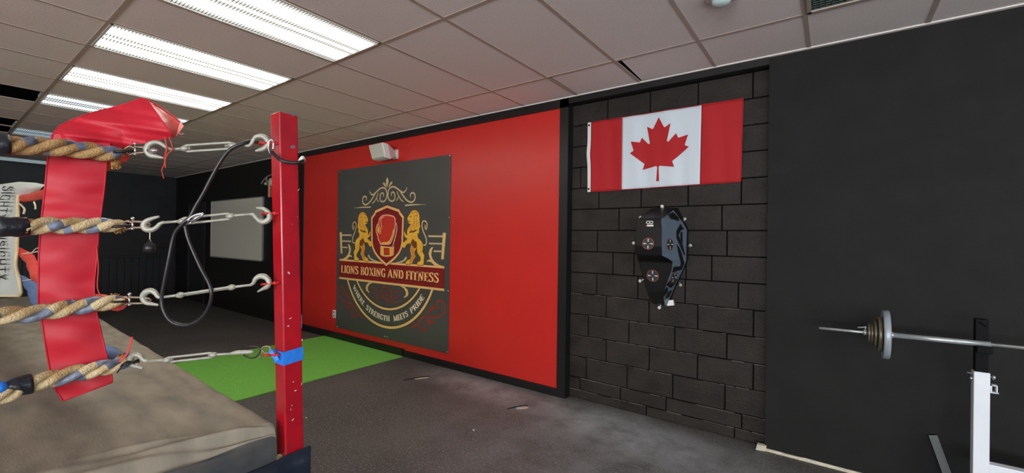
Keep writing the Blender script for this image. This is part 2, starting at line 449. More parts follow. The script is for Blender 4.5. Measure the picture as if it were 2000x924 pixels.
# far wall with its boarded lower half
m = MB(); m.box((XF-.1, YN-.1, 0), (XF, 3.95, ZT))
for a, b in ((-1.9, -.2), (0.0, 1.5), (1.7, 2.85)):
    m.box((XF, a, 1.12), (XF+.02, b, 2.35))
struct(m, 'wall_far', NAVY)
m = MB(); y = -4.0
while y < 3.6:
    m.bevbox((XF, y+.004, .05), (XF+.03, y+.126, .98), .004); y += .13
m.bevbox((XF, -4.0, .98), (XF+.05, 3.70, 1.03), .006)
struct(m, 'trim_5', NAVY)
m = MB(); m.bevbox((XF+.0, 3.20, 1.18), (XF+.06, 3.56, 1.215), .006); struct(m, 'trim_6', RUBBER)
# plain door leaf and casing in the black wall far away
m = MB(); m.bevbox((-12.2, YW-.02, 0), (-12.1, YW, 2.15), .004); m.bevbox((-11.25, YW-.02, 0), (-11.15, YW, 2.15), .004); m.bevbox((-12.2, YW-.02, 2.15), (-11.15, YW, 2.25), .004)
m.box((-12.1, YW-.006, .01), (-11.25, YW, 2.15))
struct(m, 'door_1', NAVY)
# wall behind the camera and the opposite wall, with their windows
def windowed(axis, c0, c1, lo, hi, wins, name):
    """wall slab between c0 and c1 on axis, running lo..hi, with window openings (a, b, z0, z1)"""
    m = MB()
    def bx(a, b, z0, z1):
        if axis == 'x': m.box((c0, a, z0), (c1, b, z1))
        else: m.box((a, c0, z0), (b, c1, z1))
    cur = lo
    for a, b, z0, z1 in wins:
        bx(cur, a, 0, ZT); bx(a, b, 0, z0); bx(a, b, z1, ZT); cur = b
    bx(cur, hi, 0, ZT)
    struct(m, name, DOOR_K)
windowed('x', XB, XB+.12, YN-.1, 3.95, [(-4.7, -1.7, 1.0, 2.5), (-.3, 2.3, 1.0, 2.5)], 'wall_near')
windowed('y', YN-.12, YN, XF-.1, XB+.1, [(-1.5, 3.3, 1.0, 2.5)], 'wall_left')
def window(n, axis, c, a, b, z0, z1):
    t = bpy.data.objects.new('window_%d' % n, None); COL.objects.link(t); t['kind'] = 'structure'
    f = MB(); g = MB()
    def bx(mb, a_, b_, p, q, dz=0, th=.03):
        if axis == 'x': mb.box((c-th, a_, p), (c+th, b_, q))
        else: mb.box((a_, c-th, p), (b_, c+th, q))
    bx(f, a, b, z0, z0+.06); bx(f, a, b, z1-.06, z1); bx(f, a, a+.06, z0, z1); bx(f, b-.06, b, z0, z1); bx(f, (a+b)/2-.025, (a+b)/2+.025, z0, z1)
    bx(g, a, b, z0, z1, th=.003)
    f.build('window_frame', FRAME_W, t); g.build('window_pane', GLASS, t)
window(1, 'x', XB+.06, -4.7, -1.7, 1.0, 2.5); window(2, 'x', XB+.06, -.3, 2.3, 1.0, 2.5); window(3, 'y', YN-.06, -1.5, 3.3, 1.0, 2.5)

# ------------------------------------------------------------------ ring platform
CE = lambda x: .912 + .0286*(-1.92 - x)
ring = thing('boxing_ring_platform', (-4.9, -2.1, 0), 'raised boxing ring platform with worn beige-grey canvas top', 'boxing ring')
def wdt(y): return lin(y, [(.10, .30), (.45, .27), (.62, .20), (.80, .10), (.90, .035), (.94, .012)])
def top_z(x, y): return .733 + .0035*sin(x*9+y*4)*sin(y*7-x*3) + .002*sin(x*21+y*17) + .003*sin(y*23 - x*9)*max(0, 1-hypot(x+1.95, y-.8)/.7)
ts = [i/26*.885 for i in range(26)] + [.885 + .115*i/80 for i in range(81)]
us = [i/40 for i in range(40)] + [1.0]
us = [1-(1-u)**1.6 for u in us]
NR = 44
def canvas_row(u=None, k=None):
    out = []
    for t in ts:
        x_ = -8.1 if u is None else -8.1 + 6.0*u
        ye = CE(x_ if u is not None else -1.95); y = -5.2 + (ye + 5.2)*t
        xs_ = -1.92 - wdt(y)
        if k is None:
            x = -8.1 + (xs_ + 8.1)*u; y = -5.2 + (CE(x) + 5.2)*t; z = top_z(x, y)
        else:
            d = k/NR; x = xs_ + (-1.915 - xs_)*(1-(1-d)**1.5); z = top_z(xs_, y) - .135*d**2.3
            am = min(1, max(0, (.915-y)/.10))*lin(y, [(-.6, .15), (.1, .5), (.5, 1)])*sin(pi*min(1, d*1.15))**.6 if d < .87 else 0
            rp = am*(.017*sin(d*14.5 + y*4.0 + .4) + .010*sin(d*26 - y*9))
            x += rp*.8*d; z += rp
        e = ye - y
        if e < .02: z -= .010*(1-e/.02)**2
        out.append(Vector((x, y, z)))
    return out
rows = [canvas_row(u=u) for u in us] + [canvas_row(k=k) for k in range(1, NR+1)]
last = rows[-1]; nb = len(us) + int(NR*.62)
rows.append([Vector((-1.913, p.y, .50)) for p in last])
m = MB(); m.grid(rows)
ncol = len(ts)-1
for fi in range(len(m.f)):                                    # darker cloth colour where the cover turns down over the edge
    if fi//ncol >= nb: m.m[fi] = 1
side = [r[-1] for r in rows]; m.grid([side, [Vector((p.x, p.y+.004, .52)) for p in side]])
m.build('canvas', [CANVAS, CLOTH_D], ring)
m = MB(); m.box((-8.1, -5.2, 0.02), (-2.03, .88, .56)); m.build('deck', INK, ring)
m = MB()
def apron_pt(y, z): return Vector((-1.900 + .006*sin(y*14+z*3) + .004*sin(y*31), y, z))
yy = [-5.2 + .2*i for i in range(28)] + [.3 + .02*i for i in range(39)]
top = [apron_pt(y, .5815 + .012*max(0, (y-.78)/.27)) for y in yy]
m.grid([[Vector((p.x-.02, p.y, p.z-.004)) for p in top], top] + [[apron_pt(y, .5815-.58*(k/8.0)) for y in yy] for k in range(1, 9)])
m.box((-1.904, 1.055, .005), (-1.93, 1.060, .59))
m.build('front_apron', APRON, ring)
m = MB(); m.grid([[Vector((x, CE(x)+.006+.004*sin(x*12), z)) for x in [-8.1+.1*i for i in range(61)]] for z in (.0, .2, .4, .6)])
m.build('side_apron', APRON, ring)
m = MB(); c = P(551, 891, 1.93); m.obox(c, Vector((.012, 0, 0)), Vector((0, .02, 0)), Vector((0, 0.004, .008))); m.build('foam_edge', PADE, ring)

# ------------------------------------------------------------------ ring post
w = .083
cb = Vector((-1.921-w/2, .956+w/2, 0)); ct = Vector((-1.952-w/2, .921+w/2, 2.094)); cm = cb + (ct-cb)*(.579/2.094)*0
b0 = Vector((-1.921 + .579*.0205 - w/2, .956 + .579*.0231 - w/2 + w, 0))
axis_top = ct
post = thing('ring_post', (b0.x, b0.y, 0), 'square red steel corner post of the boxing ring with chipped paint', 'ring post')
RT = .04
def post_ring(z, s=1.0):
    t = z/2.094; c = b0 + (axis_top - b0)*t; c.z = z; return c, s*w/2
bm = bmesh.new(); bmesh.ops.create_cube(bm, size=1)
for v in bm.verts:
    c, h = post_ring(2.094 if v.co.z > 0 else 0); v.co = Vector((c.x + (h if v.co.x > 0 else -h), c.y + (h if v.co.y > 0 else -h), c.z))
bmesh.ops.bevel(bm, geom=bm.edges[:], offset=.006, segments=3, profile=.5, affect='EDGES')
m = MB(); m.frombm(bm); m.build('square_tube', RED_POST, post)
# worn spots, each a thin fleck lying on the tube
def post_face(px, py, face):
    """point on the tube's face seen at a pixel: 'x' face looks to +x, 'y' face to -y"""
    z = 1.4
    for _ in range(6):
        c, h = post_ring(z)
        p = onX(px, py, c.x + h + .0012) if face == 'x' else onY(px, py, c.y - h - .0012)
        z = p.z
    return p
fl = MB(); flg = MB()
for px, py, a, b, ang in ((564, 533, 3.2, 1.6, .8), (567, 622, 3, .9, -.4), (563, 637, 2.2, 1.2, -.2), (590, 664, 1.2, 2.2, 0), (573, 746, 1.8, .9, 0), (577, 763, 2.6, 1.1, -.4),
                          (583, 371, 3, .6, -.9), (581, 424, 1, .6, 0), (571, 438, .8, .5, 0), (570, 792, 1.6, .7, -1), (572, 820, 3.6, .9, -.8), (568, 800, .6, 2.4, .2), (589, 750, .8, 2.6, .3)):
    ring_ = []
    for k in range(10):
        u = a*cos(2*pi*k/10)*(1+.2*sin(k*2.3)); v = b*sin(2*pi*k/10)
        ring_.append(post_face(px + u*cos(ang) - v*sin(ang), py + u*sin(ang) + v*cos(ang), 'x'))
    fl = MB(); fl.poly(ring_); fl.build('chipped_paint', CHIP, post)
for px, py, a, b in ((572, 287, 5, 3.4), (572.5, 223, 4, 4), (589, 628, .9, 15)):
    flg = MB(); flg.poly([post_face(px + a*cos(2*pi*k/10)*(1+.15*sin(k*3)), py + b*sin(2*pi*k/10), 'x') for k in range(10)]); flg.build('bare_metal_spot', CHIPG, post)
# eye bolts
def DX(x): return 1.84 + .066*(x-240)/297.0
for py0, py1, px0 in ((281, 280, 507), (418, 417, 512), (556, 553, 511), (694, 693, 516)):
    m = MB()
    a = P(px0, py0, DX(px0)); b = P(537, py1, DX(537)); c = (a*.45 + b*.55)
    loop = []
    ax = (b-a); L = ax.length; ax.normalize(); side_ = ax.cross(Vector((0, 0, 1))).normalized()
    for k in range(16):
        q = 2*pi*k/16; loop.append(a + ax*(.30*L) + ax*(-cos(q))*.30*L*1.0 + side_*sin(q)*.013 + Vector((0, 0, .002))*sin(q))
    m.tube(loop, .0042, 8, closed=True)
    m.tube([a + ax*.58*L, b + ax*.02], .005, 8)
    m.sphere(b, .009, 10)
    m.build('eye_bolt', RED_EN, post)
# blue tape wound round the post
tape = MB()
zt0, zt1 = post_face(575, 682, 'x').z, post_face(575, 708, 'x').z
rings_ = []
for q in range(4):
    z = zt1 + (zt0 - zt1)*q/3; c, h = post_ring(z); h += .0025 + .0008*(q % 2)
    base = [(h, -h), (h, h), (-h, h), (-h, -h)]
    rings_.append([Vector((c.x+a_, c.y+b_, z + (.005 if b_ > 0 and a_ > 0 else -.004))) for a_, b_ in base] + [Vector((c.x+h, c.y-h, z-.004))])
tape.grid(rings_, smooth=False)
tp = [P(526, 679, 1.902), P(537, 690, 1.904), P(545, 702, 1.90), P(538, 706, 1.90), P(525, 689, 1.902)]
tape.poly(tp); 
tt = tape.build('blue_tape_wrap', BLUE_TAPE); tag(tt, 'blue tape wrapped around the lower part of the red ring post', 'tape')

# ------------------------------------------------------------------ turnbuckles
def px_path(pts, off=0.0): return [P(p[0], p[1], DX(p[0]) + off + (p[2] if len(p) > 2 else 0)) for p in pts]
def hook(parent, pts, r, name='hook', m_=GALV):
    mb = MB(); s = spline(px_path(pts), 6); n = len(s)
    rr = []
    for i in range(n):
        t = i/(n-1); rr.append(.0025*(lin(t, r)))
    mb.tube(s, rr, 10); o = mb.build(name, m_, parent); return o
def turnbuckle(label, bodyA, bodyB, hp, rods, hooks, edge=False):
    mid = P((bodyA[0]+bodyB[0])/2, (bodyA[1]+bodyB[1])/2, DX((bodyA[0]+bodyB[0])/2))
    t = thing('turnbuckle', mid, label, 'turnbuckle', 'galvanised turnbuckles between the ropes and the post')
    a = P(*bodyA, DX(bodyA[0])); b = P(*bodyB, DX(bodyB[0])); ax = (b-a).normalized()
    up = Vector((0, 0, 1)); up = (up - ax*up.dot(ax)).normalized(); dp = ax.cross(up)
    off = (dp*.011 + up*.003) if edge else (up*hp + dp*.004)
    mb = MB(); e = .016
    for s in (-1, 1):
        mb.tube([a + off*s*.55, a + ax*e + off*s, b - ax*e + off*s, b + off*s*.55], .0050, 8)
    for q, d in ((a, 1), (b, -1)):
        mb.tube([q - ax*d*.010, q + ax*d*.002, q + ax*d*.012, q + ax*d*.022], [.008, .0125, .0125, .008], 10)
    mb.build('body', GALV, t)
    for p, q in rods:
        mb = MB(); A = P(*p, DX(p[0])); B = P(*q, DX(q[0])); mb.tube([A, B], .0055, 10)
        # thread turns on the screw inside the body
        mb.build('threaded_rod', GALV, t)
    for pts, r in hooks: hook(t, pts, r)
    return t
R_ = [(0, 1.6), (.15, 2.4), (.5, 4.6), (.8, 4.0), (1, 1.6)]
turnbuckle('top turnbuckle, with a black tube draped over its right hook', (358, 290.5), (457, 284), .0125, [((333, 292), (372, 289.5)), ((440, 285), (478, 283))],
  [([(334, 292), (325, 288), (315, 281), (303, 278), (291, 283), (287, 293), (293, 303), (306, 306), (320, 309)], [(0, 2.2), (.3, 3.6), (.6, 5.2), (.85, 4), (1, 1.6)]),
   ([(476, 283), (486, 285), (492, 279), (499, 268), (511, 266), (521, 272), (524, 282), (516, 290), (507, 293), (499, 295)], [(0, 2.2), (.3, 3.4), (.55, 5), (.85, 4), (1, 1.8)])])
turnbuckle('second turnbuckle down, with a small silver clip and looped black tube on it', (353, 432.5), (453, 422), .012, [((319, 435), (366, 431)), ((441, 423), (489, 418.5))],
  [([(321, 434), (313, 437), (306, 444), (297, 449), (286, 448), (281, 440), (286, 432), (297, 427), (311, 423)], [(0, 2.4), (.3, 4), (.55, 5.4), (.85, 3.6), (1, 1.8)]),
   ([(487, 419), (494, 419), (500, 425), (508, 432), (518, 433), (526, 426), (524, 415), (514, 408), (500, 406)], [(0, 2.2), (.3, 3.8), (.55, 5.2), (.85, 3.6), (1, 1.4)])])
turnbuckle('third turnbuckle down, its body seen edge-on', (349, 577), (455, 561), .005, [((314, 581), (362, 575)), ((445, 562), (492, 556.5))],
  [([(316, 581), (309, 580), (304, 573), (296, 568), (285, 571), (279, 581), (285, 591), (297, 594), (310, 596)], [(0, 2.4), (.25, 4), (.5, 5.4), (.8, 3.6), (1, 1.8)]),
   ([(489, 557), (495, 553), (499, 545), (507, 540), (518, 541), (525, 549), (523, 559), (514, 564), (503, 570)], [(0, 2.4), (.25, 4), (.5, 5.2), (.8, 4), (1, 1.4)])], edge=True)
turnbuckle('lowest turnbuckle, its right end joined to a black S-hook', (324, 703.5), (419, 693), .0105, [((284, 706), (338, 702)), ((407, 694), (452, 691))],
  [([(288, 706), (280, 703), (273, 695), (263, 693), (255, 700), (258, 711), (268, 716), (279, 720)], [(0, 2.4), (.3, 3.8), (.6, 5.2), (.85, 3.4), (1, 1.6)]),
   ([(450, 691), (462, 689), (480, 688), (496, 687)], [(0, 2.3), (.3, 3.6), (.7, 3.9), (.92, 3.4), (1, .8)])])
m = MB(); m.tube(spline(px_path([(482, 679, .004), (490, 677.5), (503, 677), (509, 682), (507, 689), (500, 697, -.003), (490, 699), (478, 695), (474, 688, .01), (476, 682, .012)]), 6), .0034, 8)
tag(m.build('s_hook', DARKST), 'black S-hook holding the lowest turnbuckle to the post', 'hook')
m = MB(); m.tube(spline(px_path([(508, 703), (511, 692), (511, 681), (516, 677), (524, 677), (529, 681), (526, 688), (518, 690), (512, 684)]), 6), .0026, 8)
tag(m.build('chain_link', BRONZE), 'small open wire link between the S-hook and the lowest red eye bolt', 'chain link')

# shackles and rope eyes between the ropes and the turnbuckles
def shackle(x0, x1, y, label, tilt=0):
    c = P((x0+x1)/2, y, DX(x0)); t = thing('shackle', c, label, 'shackle', 'steel shackles on the rope ends')
    m = MB(); h = 5.2
    m.tube(spline(px_path([(x0+6, y-h-1), (x1-9, y-h), (x1, y-h+2, .004), (x1+3, y, .008), (x1, y+h-2, .004), (x1-9, y+h), (x0+6, y+h+1)]), 5), .0044, 8)
    m.build('bow', BRONZE, t)
    m = MB(); m.tube(px_path([(x0+8, y-h-5), (x0+8, y+h+5)]), .0040, 8); m.sphere(P(x0+8, y-h-7, DX(x0)), .0075, 10, sc=(1, 1, .8)); m.sphere(P(x0+8, y+h+3, DX(x0)), .0068, 10, sc=(1, 1, .7))
    m.build('pin', CHROME, t)
    m = MB(); m.tube(spline(px_path([(x0+10, y-2), (x0-2, y-7), (x0-12, y-2), (x0-14, y+3, .01), (x0-4, y+9), (x0+9, y+5)]), 6), .0040, 8)
    m.build('thimble', BRONZE, t)
    m = MB(); m.tube(px_path([(x0-34, y+4, -.035), (x0-20, y+3, -.03), (x0-6, y+2, -.012), (x0+6, y+2)]), [.005, .0062, .0062, .0055], 8)
    m.build('eye_shank', DARKST, t)
    return t
shackle(256, 287, 293, 'bright shackle on the end of the top rope')
shackle(251, 290, 439, 'brown steel shackle on the end of the second rope down')
shackle(245, 291, 587, 'worn steel shackle on the end of the third rope down')
m = MB(); m.tube(px_path([(288, 294, -.02), (308, 294, -.02)]), .0062, 10); m.tube(px_path([(300, 290, -.02), (300, 298, -.02)]), .0085, 6, 0)
tag(m.build('bolt', CHROME), 'bright bolt through the left hook of the top turnbuckle', 'bolt')
m = MB()
for q in range(3): m.tube(spline(px_path([(236+q*2, 716-q*3, -.03), (248, 706+q*4, -.03), (262+q*3, 709-q*3, -.01), (271, 704+q*2, 0)]), 5), .0035, 7)
m.tube(spline(px_path([(229, 728, -.03), (238, 716, -.03), (250, 706, -.02)]), 5), .0028, 6)
tag(m.build('wire_tie', DARKST), 'dark twisted wire tying the lowest rope to its turnbuckle', 'wire')

# ------------------------------------------------------------------ near ropes
def DR(x): return 1.569 + .272*x/240.0 + max(0, x-240)*.0002
def rope_px(pts): return [P(x, y, DR(x)) for x, y in pts]
def ring_rope(label, px, rad, tapes, ktape, seed, pitch=.22, mats=None):
    random.seed(seed)
    c = rope_px(px)
    d0 = (c[0]-c[1]).normalized(); d0.z *= .3
    lead = [c[0] + Vector((0, -1, 0))*q + Vector((0, 0, d0.z*.25*min(q, .4))) for q in (1.9, 1.2, .6, .25)]
    path = spline(lead + c, 10)
    # resample evenly
    L = [0]
    for a, b in zip(path, path[1:]): L.append(L[-1] + (b-a).length)
    T = L[-1]; n = int(T/.011); pts = []; j = 0
    for i in range(n+1):
        s = T*i/n
        while j < len(L)-2 and L[j+1] < s: j += 1
        f = (s-L[j])/max(1e-6, L[j+1]-L[j]); pts.append(path[j].lerp(path[j+1], f))
    t = thing('ring_rope', c[2], label, 'rope', 'thick tan ropes of the boxing ring')
    tan = [(pts[min(i+1, n)] - pts[max(i-1, 0)]).normalized() for i in range(n+1)]
    for k in range(3):
        sp = []; rr = []
        for i in range(n+1):
            s = T*i/n; e = T - s
            up = Vector((0, 0, 1)); x = tan[i].cross(up).normalized(); y = x.cross(tan[i])
            a = 2*pi*(s/pitch) + 2*pi*k/3 + seed
            sq = min(1, .35 + e/.10) if e < .07 else 1
            o = rad*.54*sq
            sp.append(pts[i] + x*cos(a)*o + y*sin(a)*o)
            rr.append(rad*.52*(.94 + .08*sin(s*31 + k*2) + .04*sin(s*77+k)) * (min(1, .55 + e/.06)))
        tp = [(random.uniform(.0, T), random.uniform(.02, .045)) for _ in range(int(T/.25))]
        tp += [(T - a_, b_) for kk, a_, b_ in tapes if kk == k]
        def mf(i, _k, tp=tp):
            s = T*i/n
            for q, wd in tp:
                if abs(s - q) < wd/2: return 1
            return 0
        m = MB(); m.tube(sp, rr, 10, mfun=mf); m.build('strand', [mats or ROPE, TAPE_G], t)
    for q, wd in ktape:
        i0 = int(max(0, (T-q-wd/2))/T*n); i1 = int(min(T, (T-q+wd/2))/T*n)
        m = MB(); seq = pts[i0:i1+1]; m.tube(seq, [rad*1.10*(1+.04*sin(i*1.7)) for i in range(len(seq))], 12); m.build('tape_binding', TAPE_K, t)
    return t, pts, T
def fray(t, px, py, d, r, seed, n=46, mt=FRAY):
    random.seed(seed); m = MB(); c = P(px, py, d)
    for i in range(n):
        a = random.uniform(0, 2*pi); b = random.uniform(-1.2, 1.2); q = Vector((cos(a)*cos(b), sin(a)*cos(b)*.7, sin(b)))
        st = c + q*r*random.uniform(.1, .6); e = c + q*r*random.uniform(.85, 1.25)
        mid = (st+e)/2 + Vector((random.uniform(-1, 1), random.uniform(-1, 1), random.uniform(-1, 1)))*r*.25
        m.tube(spline([st, mid, e], 3), [.0045, .0045, .004, .004, .003, .0025, .001], 5)
    m.sphere(c, r*.78, 12, sc=(1, .8, .9))
    m.build('frayed_end', mt, t)
ropes = []
t1, _, T = ring_rope('top ring rope, its left end bound in black at the edge of the view', [(0, 282), (40, 283), (90, 286), (140, 290), (185, 296), (222, 299), (240, 297)], .036, [(0, .045, .05), (1, .06, .06), (2, .17, .03), (0, .28, .03)], [(.35, .06)], 1.0)
fray(t1, 226, 318, DR(232)+.02, .028, 3)
t2, _, T = ring_rope('second ring rope down, wrapped in black at the left', [(0, 443), (45, 443), (90, 440), (140, 440), (185, 440), (222, 439), (242, 437)], .033, [(0, .06, .035), (1, .12, .035), (2, .10, .03)], [(.305, .075)], 2.3, mats=ROPE2)
fray(t2, 232, 445, DR(235)+.01, .026, 5)
t3, _, T = ring_rope('third ring rope down, patched with grey tape where it passes the red pad', [(0, 617), (40, 614), (80, 611), (130, 602), (175, 596), (215, 590), (243, 586)], .033, [(0, .10, .05), (1, .15, .06), (2, .13, .04), (1, .25, .05)], [], 3.1, mats=ROPE2)
fray(t3, 222, 582, DR(228)+.02, .022, 7)
t4, _, T = ring_rope('lowest ring rope, slanting down to the left with a black binding', [(0, 772), (30, 757), (62, 749), (110, 738), (160, 727), (210, 717), (248, 706)], .034, [(0, .05, .04), (1, .08, .045), (2, .11, .05), (0, .15, .04), (1, .17, .04)], [(.30, .06)], .4, mats=ROPE2)
fray(t4, 236, 700, DR(240)+.02, .024, 9)
m = MB(); m.sphere(P(-1, 758, 1.56), .022, 14, sc=(1, 1, 1.1)); m.build('blue_tape_end', BLUE_TAPE, t4)

# ropes going away along the far side of the ring
def far_rope(label, pts, r, mats, seed, name='ring_rope'):
    s = spline([P(x, y, d) for x, y, d in pts], 16); n = len(s)
    m = MB(); m.tube(s, [r*(1 + .10*sin(i*1.15+seed) + .05*sin(i*2.9)) for i in range(n)], 12)
    return tag(m.build(name, mats), label, 'rope')
far_rope('upper red-covered rope going off to the left, through the white pad', [(236, 303, 1.90), (150, 350, 2.25), (86, 379, 3.0), (36, 389, 3.6), (-70, 402, 5.2)], .030, ROPE_RED, 0)
far_rope('middle red-covered rope behind the white pad', [(230, 592, 1.90), (140, 580, 2.3), (76, 543, 3.0), (38, 492, 3.6), (-70, 470, 5.2)], .032, ROPE_RED, 1)
far_rope('blue-covered lowest rope on the far side of the ring', [(240, 706, 1.92), (150, 660, 2.3), (76, 588, 3.0), (43, 548, 3.6), (-70, 515, 5.2)], .034, ROPE_BLU, 2)
far_rope('tan rope running away behind the red pad at mid height', [(232, 440, 1.92), (150, 446, 2.3), (90, 441, 3.0), (30, 440, 3.6), (-70, 442, 5.2)], .026, ROPE2, 3)

# ------------------------------------------------------------------ red pad
pad = thing('corner_pad', P(150, 785, 1.80), 'long red vinyl corner pad hanging behind the ropes, its top flopped over', 'ring pad')
Lf = [(262, 103), (285, 96), (318, 92.5), (367, 88), (419, 82), (457, 78.5), (498, 76), (560, 75), (600, 75), (629, 82), (675, 89), (722, 97), (753, 106), (772, 113)]
Rt = [(262, 216), (285, 214), (318, 208), (367, 204), (419, 197), (457, 192.5), (498, 190), (545, 185), (570, 184), (618, 190), (660, 200), (698, 209), (743, 221), (744, 222)]
Bt = 785
rows = []; rowsb = []
NV = 60; NU = 22
for i in range(NV+1):
    t = i/NV; yl = 262 + (783-262)*t; yr = 262 + (747-262)*t
    row = []; rb = []
    for j in range(NU+1):
        u = j/NU; y = yl*(1-u) + yr*u; xl = lin(yl, Lf); xr = lin(yr, Rt)
        if t > .97:
            xl += 10*(t-.97)/.03; xr -= 3*(t-.97)/.03
        x = xl*(1-u) + xr*u
        d = DR(x)*.75 + DR(150)*.25 + .062 - .012*sin(pi*u)
        d += .003*sin(y*.045 + u*2.6) + .0026*sin(y*.11 - u*2.2 + 1.5*sin(y*.031)) + .0018*sin(u*6 + y*.05)*sin(y*.06)
        row.append(P(x, y, d)); rb.append(P(x, y, d + .024 + .012*sin(pi*u)))
    rows.append(row); rowsb.append(rb)
m = MB(); m.grid(rows); m.grid(rowsb, flip=True)
for A, B in (([r[0] for r in rows], [r[0] for r in rowsb]), ([r[-1] for r in rows], [r[-1] for r in rowsb])): m.grid([A, B])
m.grid([rows[-1], rowsb[-1]]); m.grid([rows[0], rowsb[0]])
m.build('hanging_panel', VINYL, pad)
m = MB(); m.tube([r[0] for r in rows], .0034, 6); m.tube([r[-1] for r in rows], .0030, 6); m.tube(rows[-1], .0034, 6)
m.build('piping', VINYL, pad)
# flopped top
TE = [(102, 276), (107, 257), (119, 245), (146, 232), (184, 219), (227, 208), (262, 197), (275, 192), (288, 195)]
BE = [(104, 300), (130, 302), (150, 304), (175, 302), (205, 295), (235, 291), (256, 283), (290, 279), (338, 267)]
Ts = spline([(a, b, 0) for a, b in TE], 8); Bs = spline([(a, b, 0) for a, b in BE], 8); n = len(Ts)
fr = []; bk = []
for i in range(n):
    u = i/(n-1); f = []; g = []
    for j in range(17):
        v = j/16; q = Ts[i]*(1-v) + Bs[i]*v
        d = lin(q.x, [(95, 1.745), (200, 1.86), (240, 1.895), (345, 1.90)]) - .040*sin(pi*v)*min(1, u*3+.3) + .03*(1-v)
        s_ = q.x*.35 + q.y
        d += .010*sin((q.y - q.x*.20)*.15 + 1.0)*(1-.5*u) + .0035*sin((q.y - q.x*.16)*.36)
        f.append(P(q.x, q.y, d)); g.append(P(q.x, q.y, d + .02 + .04*sin(pi*v)))
    fr.append(f); bk.append(g)
m = MB(); m.grid(fr); m.grid(bk, flip=True); m.grid([[r[0] for r in fr], [r[0] for r in bk]]); m.grid([[r[-1] for r in fr], [r[-1] for r in bk]]); m.grid([fr[0], bk[0]])
m.build('folded_top', VINYL, pad)
e0 = fr[-1]; tip = P(352, 238, 1.95); lowt = P(341, 268, 1.93)
m = MB(); rr = []
for j in range(17):
    v = j/16; a = e0[j]; b = (P(291, 195, 1.93)*(1-v) + tip*v) if v < .5 else None
    far = P(288 + (352-288)*min(1, v*1.25), 195 + (239-195)*min(1, v*1.25), 1.94) if v < .8 else P(352 - (352-341)*(v-.8)/.2, 239 + (268-239)*(v-.8)/.2, 1.94)
    rr.append([a, a*.5 + far*.5 + FWD*.018, far])
m.grid(rr); m.build('end_gusset', VINYL_F, pad)
m = MB(); m.tube([e0[j] for j in range(17)], .0032, 6); m.tube(spline([P(290, 195, 1.935), P(322, 215, 1.935), P(352, 238, 1.935)], 6), .0034, 6); m.tube([f[0] for f in fr], .0028, 6)
m.build('piping', VINYL, pad)
m = MB(); m.poly([P(352, 238, 1.935), P(359, 246, 1.935), P(352, 256, 1.93), P(341, 270, 1.925), P(337, 267, 1.925), P(346, 254, 1.93)])
m.poly([P(359, 246, 1.936), P(352, 256, 1.931), P(341, 270, 1.926), P(352, 238, 1.936)])
m.tube(spline([P(348, 259, 1.92), P(353, 262, 1.92), P(359, 261, 1.92)], 4), .0016, 6)
m.build('frayed_edge', VINYL_E, pad)
def ribbon(pts, w_, parent, name, mt, off=-.01):
    s = spline([P(x, y, DX(x) + off) for x, y in pts], 6); m = MB(); m.tube(s, w_, 8, flat=.35); return m.build(name, mt, parent)
ribbon([(322, 268), (324, 280), (325, 293), (322, 305), (322, 316), (323, 328)], .0055, pad, 'tie_cord', TIE_R)
ribbon([(330, 268), (335, 282), (336, 293), (330, 298), (325, 305), (321, 320), (316, 333), (320, 349)], .0045, pad, 'tie_cord', TIE_R)
ribbon([(233, 707), (246, 694), (252, 680), (258, 658)], .004, pad, 'tie_cord', TIE_R, off=-.03)
ribbon([(188, 480), (192, 520), (190, 560), (196, 578)], .005, pad, 'tie_cord', TIE_R, off=.0)

# ------------------------------------------------------------------ white pad on the far ropes
wp = thing('rope_spacer_pad', P(10, 578, 3.45), 'off-white lettered vinyl pad hung over the far ropes at the left edge', 'ring pad')
def wpt(x, y, d=3.42): return P(x, y, d)
rows = []; rb = []
Rl = [(352, 38), (368, 37), (385, 35), (400, 34.5), (470, 33), (520, 30.5), (545, 36), (570, 41), (578, 38)]
for i in range(30):
    t = i/29; y = 358 + (578-358)*t; xr = lin(y, Rl); row = []; r2 = []
    for j in range(9):
        x = -70 + (xr+70)*j/8
        yy_ = y + (12*(1-(x+70)/108) if t < .05 else 0)
        d = 3.42 + .012*sin(y*.06 + j*.4) + (.10*max(0, .12-t)/.12)
        row.append(P(x, yy_, d)); r2.append(P(x, yy_, d+.05))
    rows.append(row); rb.append(r2)
m = MB(); m.grid(rows); m.grid(rb, flip=True); m.grid([[r[-1] for r in rows], [r[-1] for r in rb]]); m.grid([rows[-1], rb[-1]]); m.grid([rows[0], rb[0]])
m.build('panel', PADW, wp)
m = MB(); m.tube([r[-1] for r in rows], .012, 8); m.tube(rows[-1], .010, 8); m.build('piping', PADE, wp)
m = MB(); m.grid([[P(x, y, 3.52) for x, y in ((-60, 372), (0, 360), (38, 355), (70, 357), (89, 361))], [P(x, y, 3.40) for x, y in ((-60, 376), (0, 364), (36, 360), (66, 363), (88, 362))],
  [P(x, y, 3.42) for x, y in ((-60, 386), (0, 378), (36, 374), (60, 371), (82, 366))], [P(x, y, 3.46) for x, y in ((-60, 392), (0, 392), (40, 391), (55, 380), (78, 371))]])
m.build('folded_flap', PADW, wp)
for cp, rr_ in (([(36, 397, 3.40), (42, 401, 3.4), (48, 409, 3.4), (46, 418, 3.4)], .007), ([(66, 394, 3.38), (69, 402, 3.38), (69, 409, 3.38)], .006), ([(44, 496, 3.38), (60, 494, 3.3), (76, 491, 3.1)], .005),
               ([(44, 549, 3.38), (60, 546, 3.3), (74, 545, 3.1)], .004), ([(62, 494, 3.3), (70, 486, 3.2), (77, 484, 3.1)], .004)):
    m = MB(); m.tube(spline([P(*q) for q in cp], 5), rr_, 6); m.build('tie_cord', CORD_W, wp)

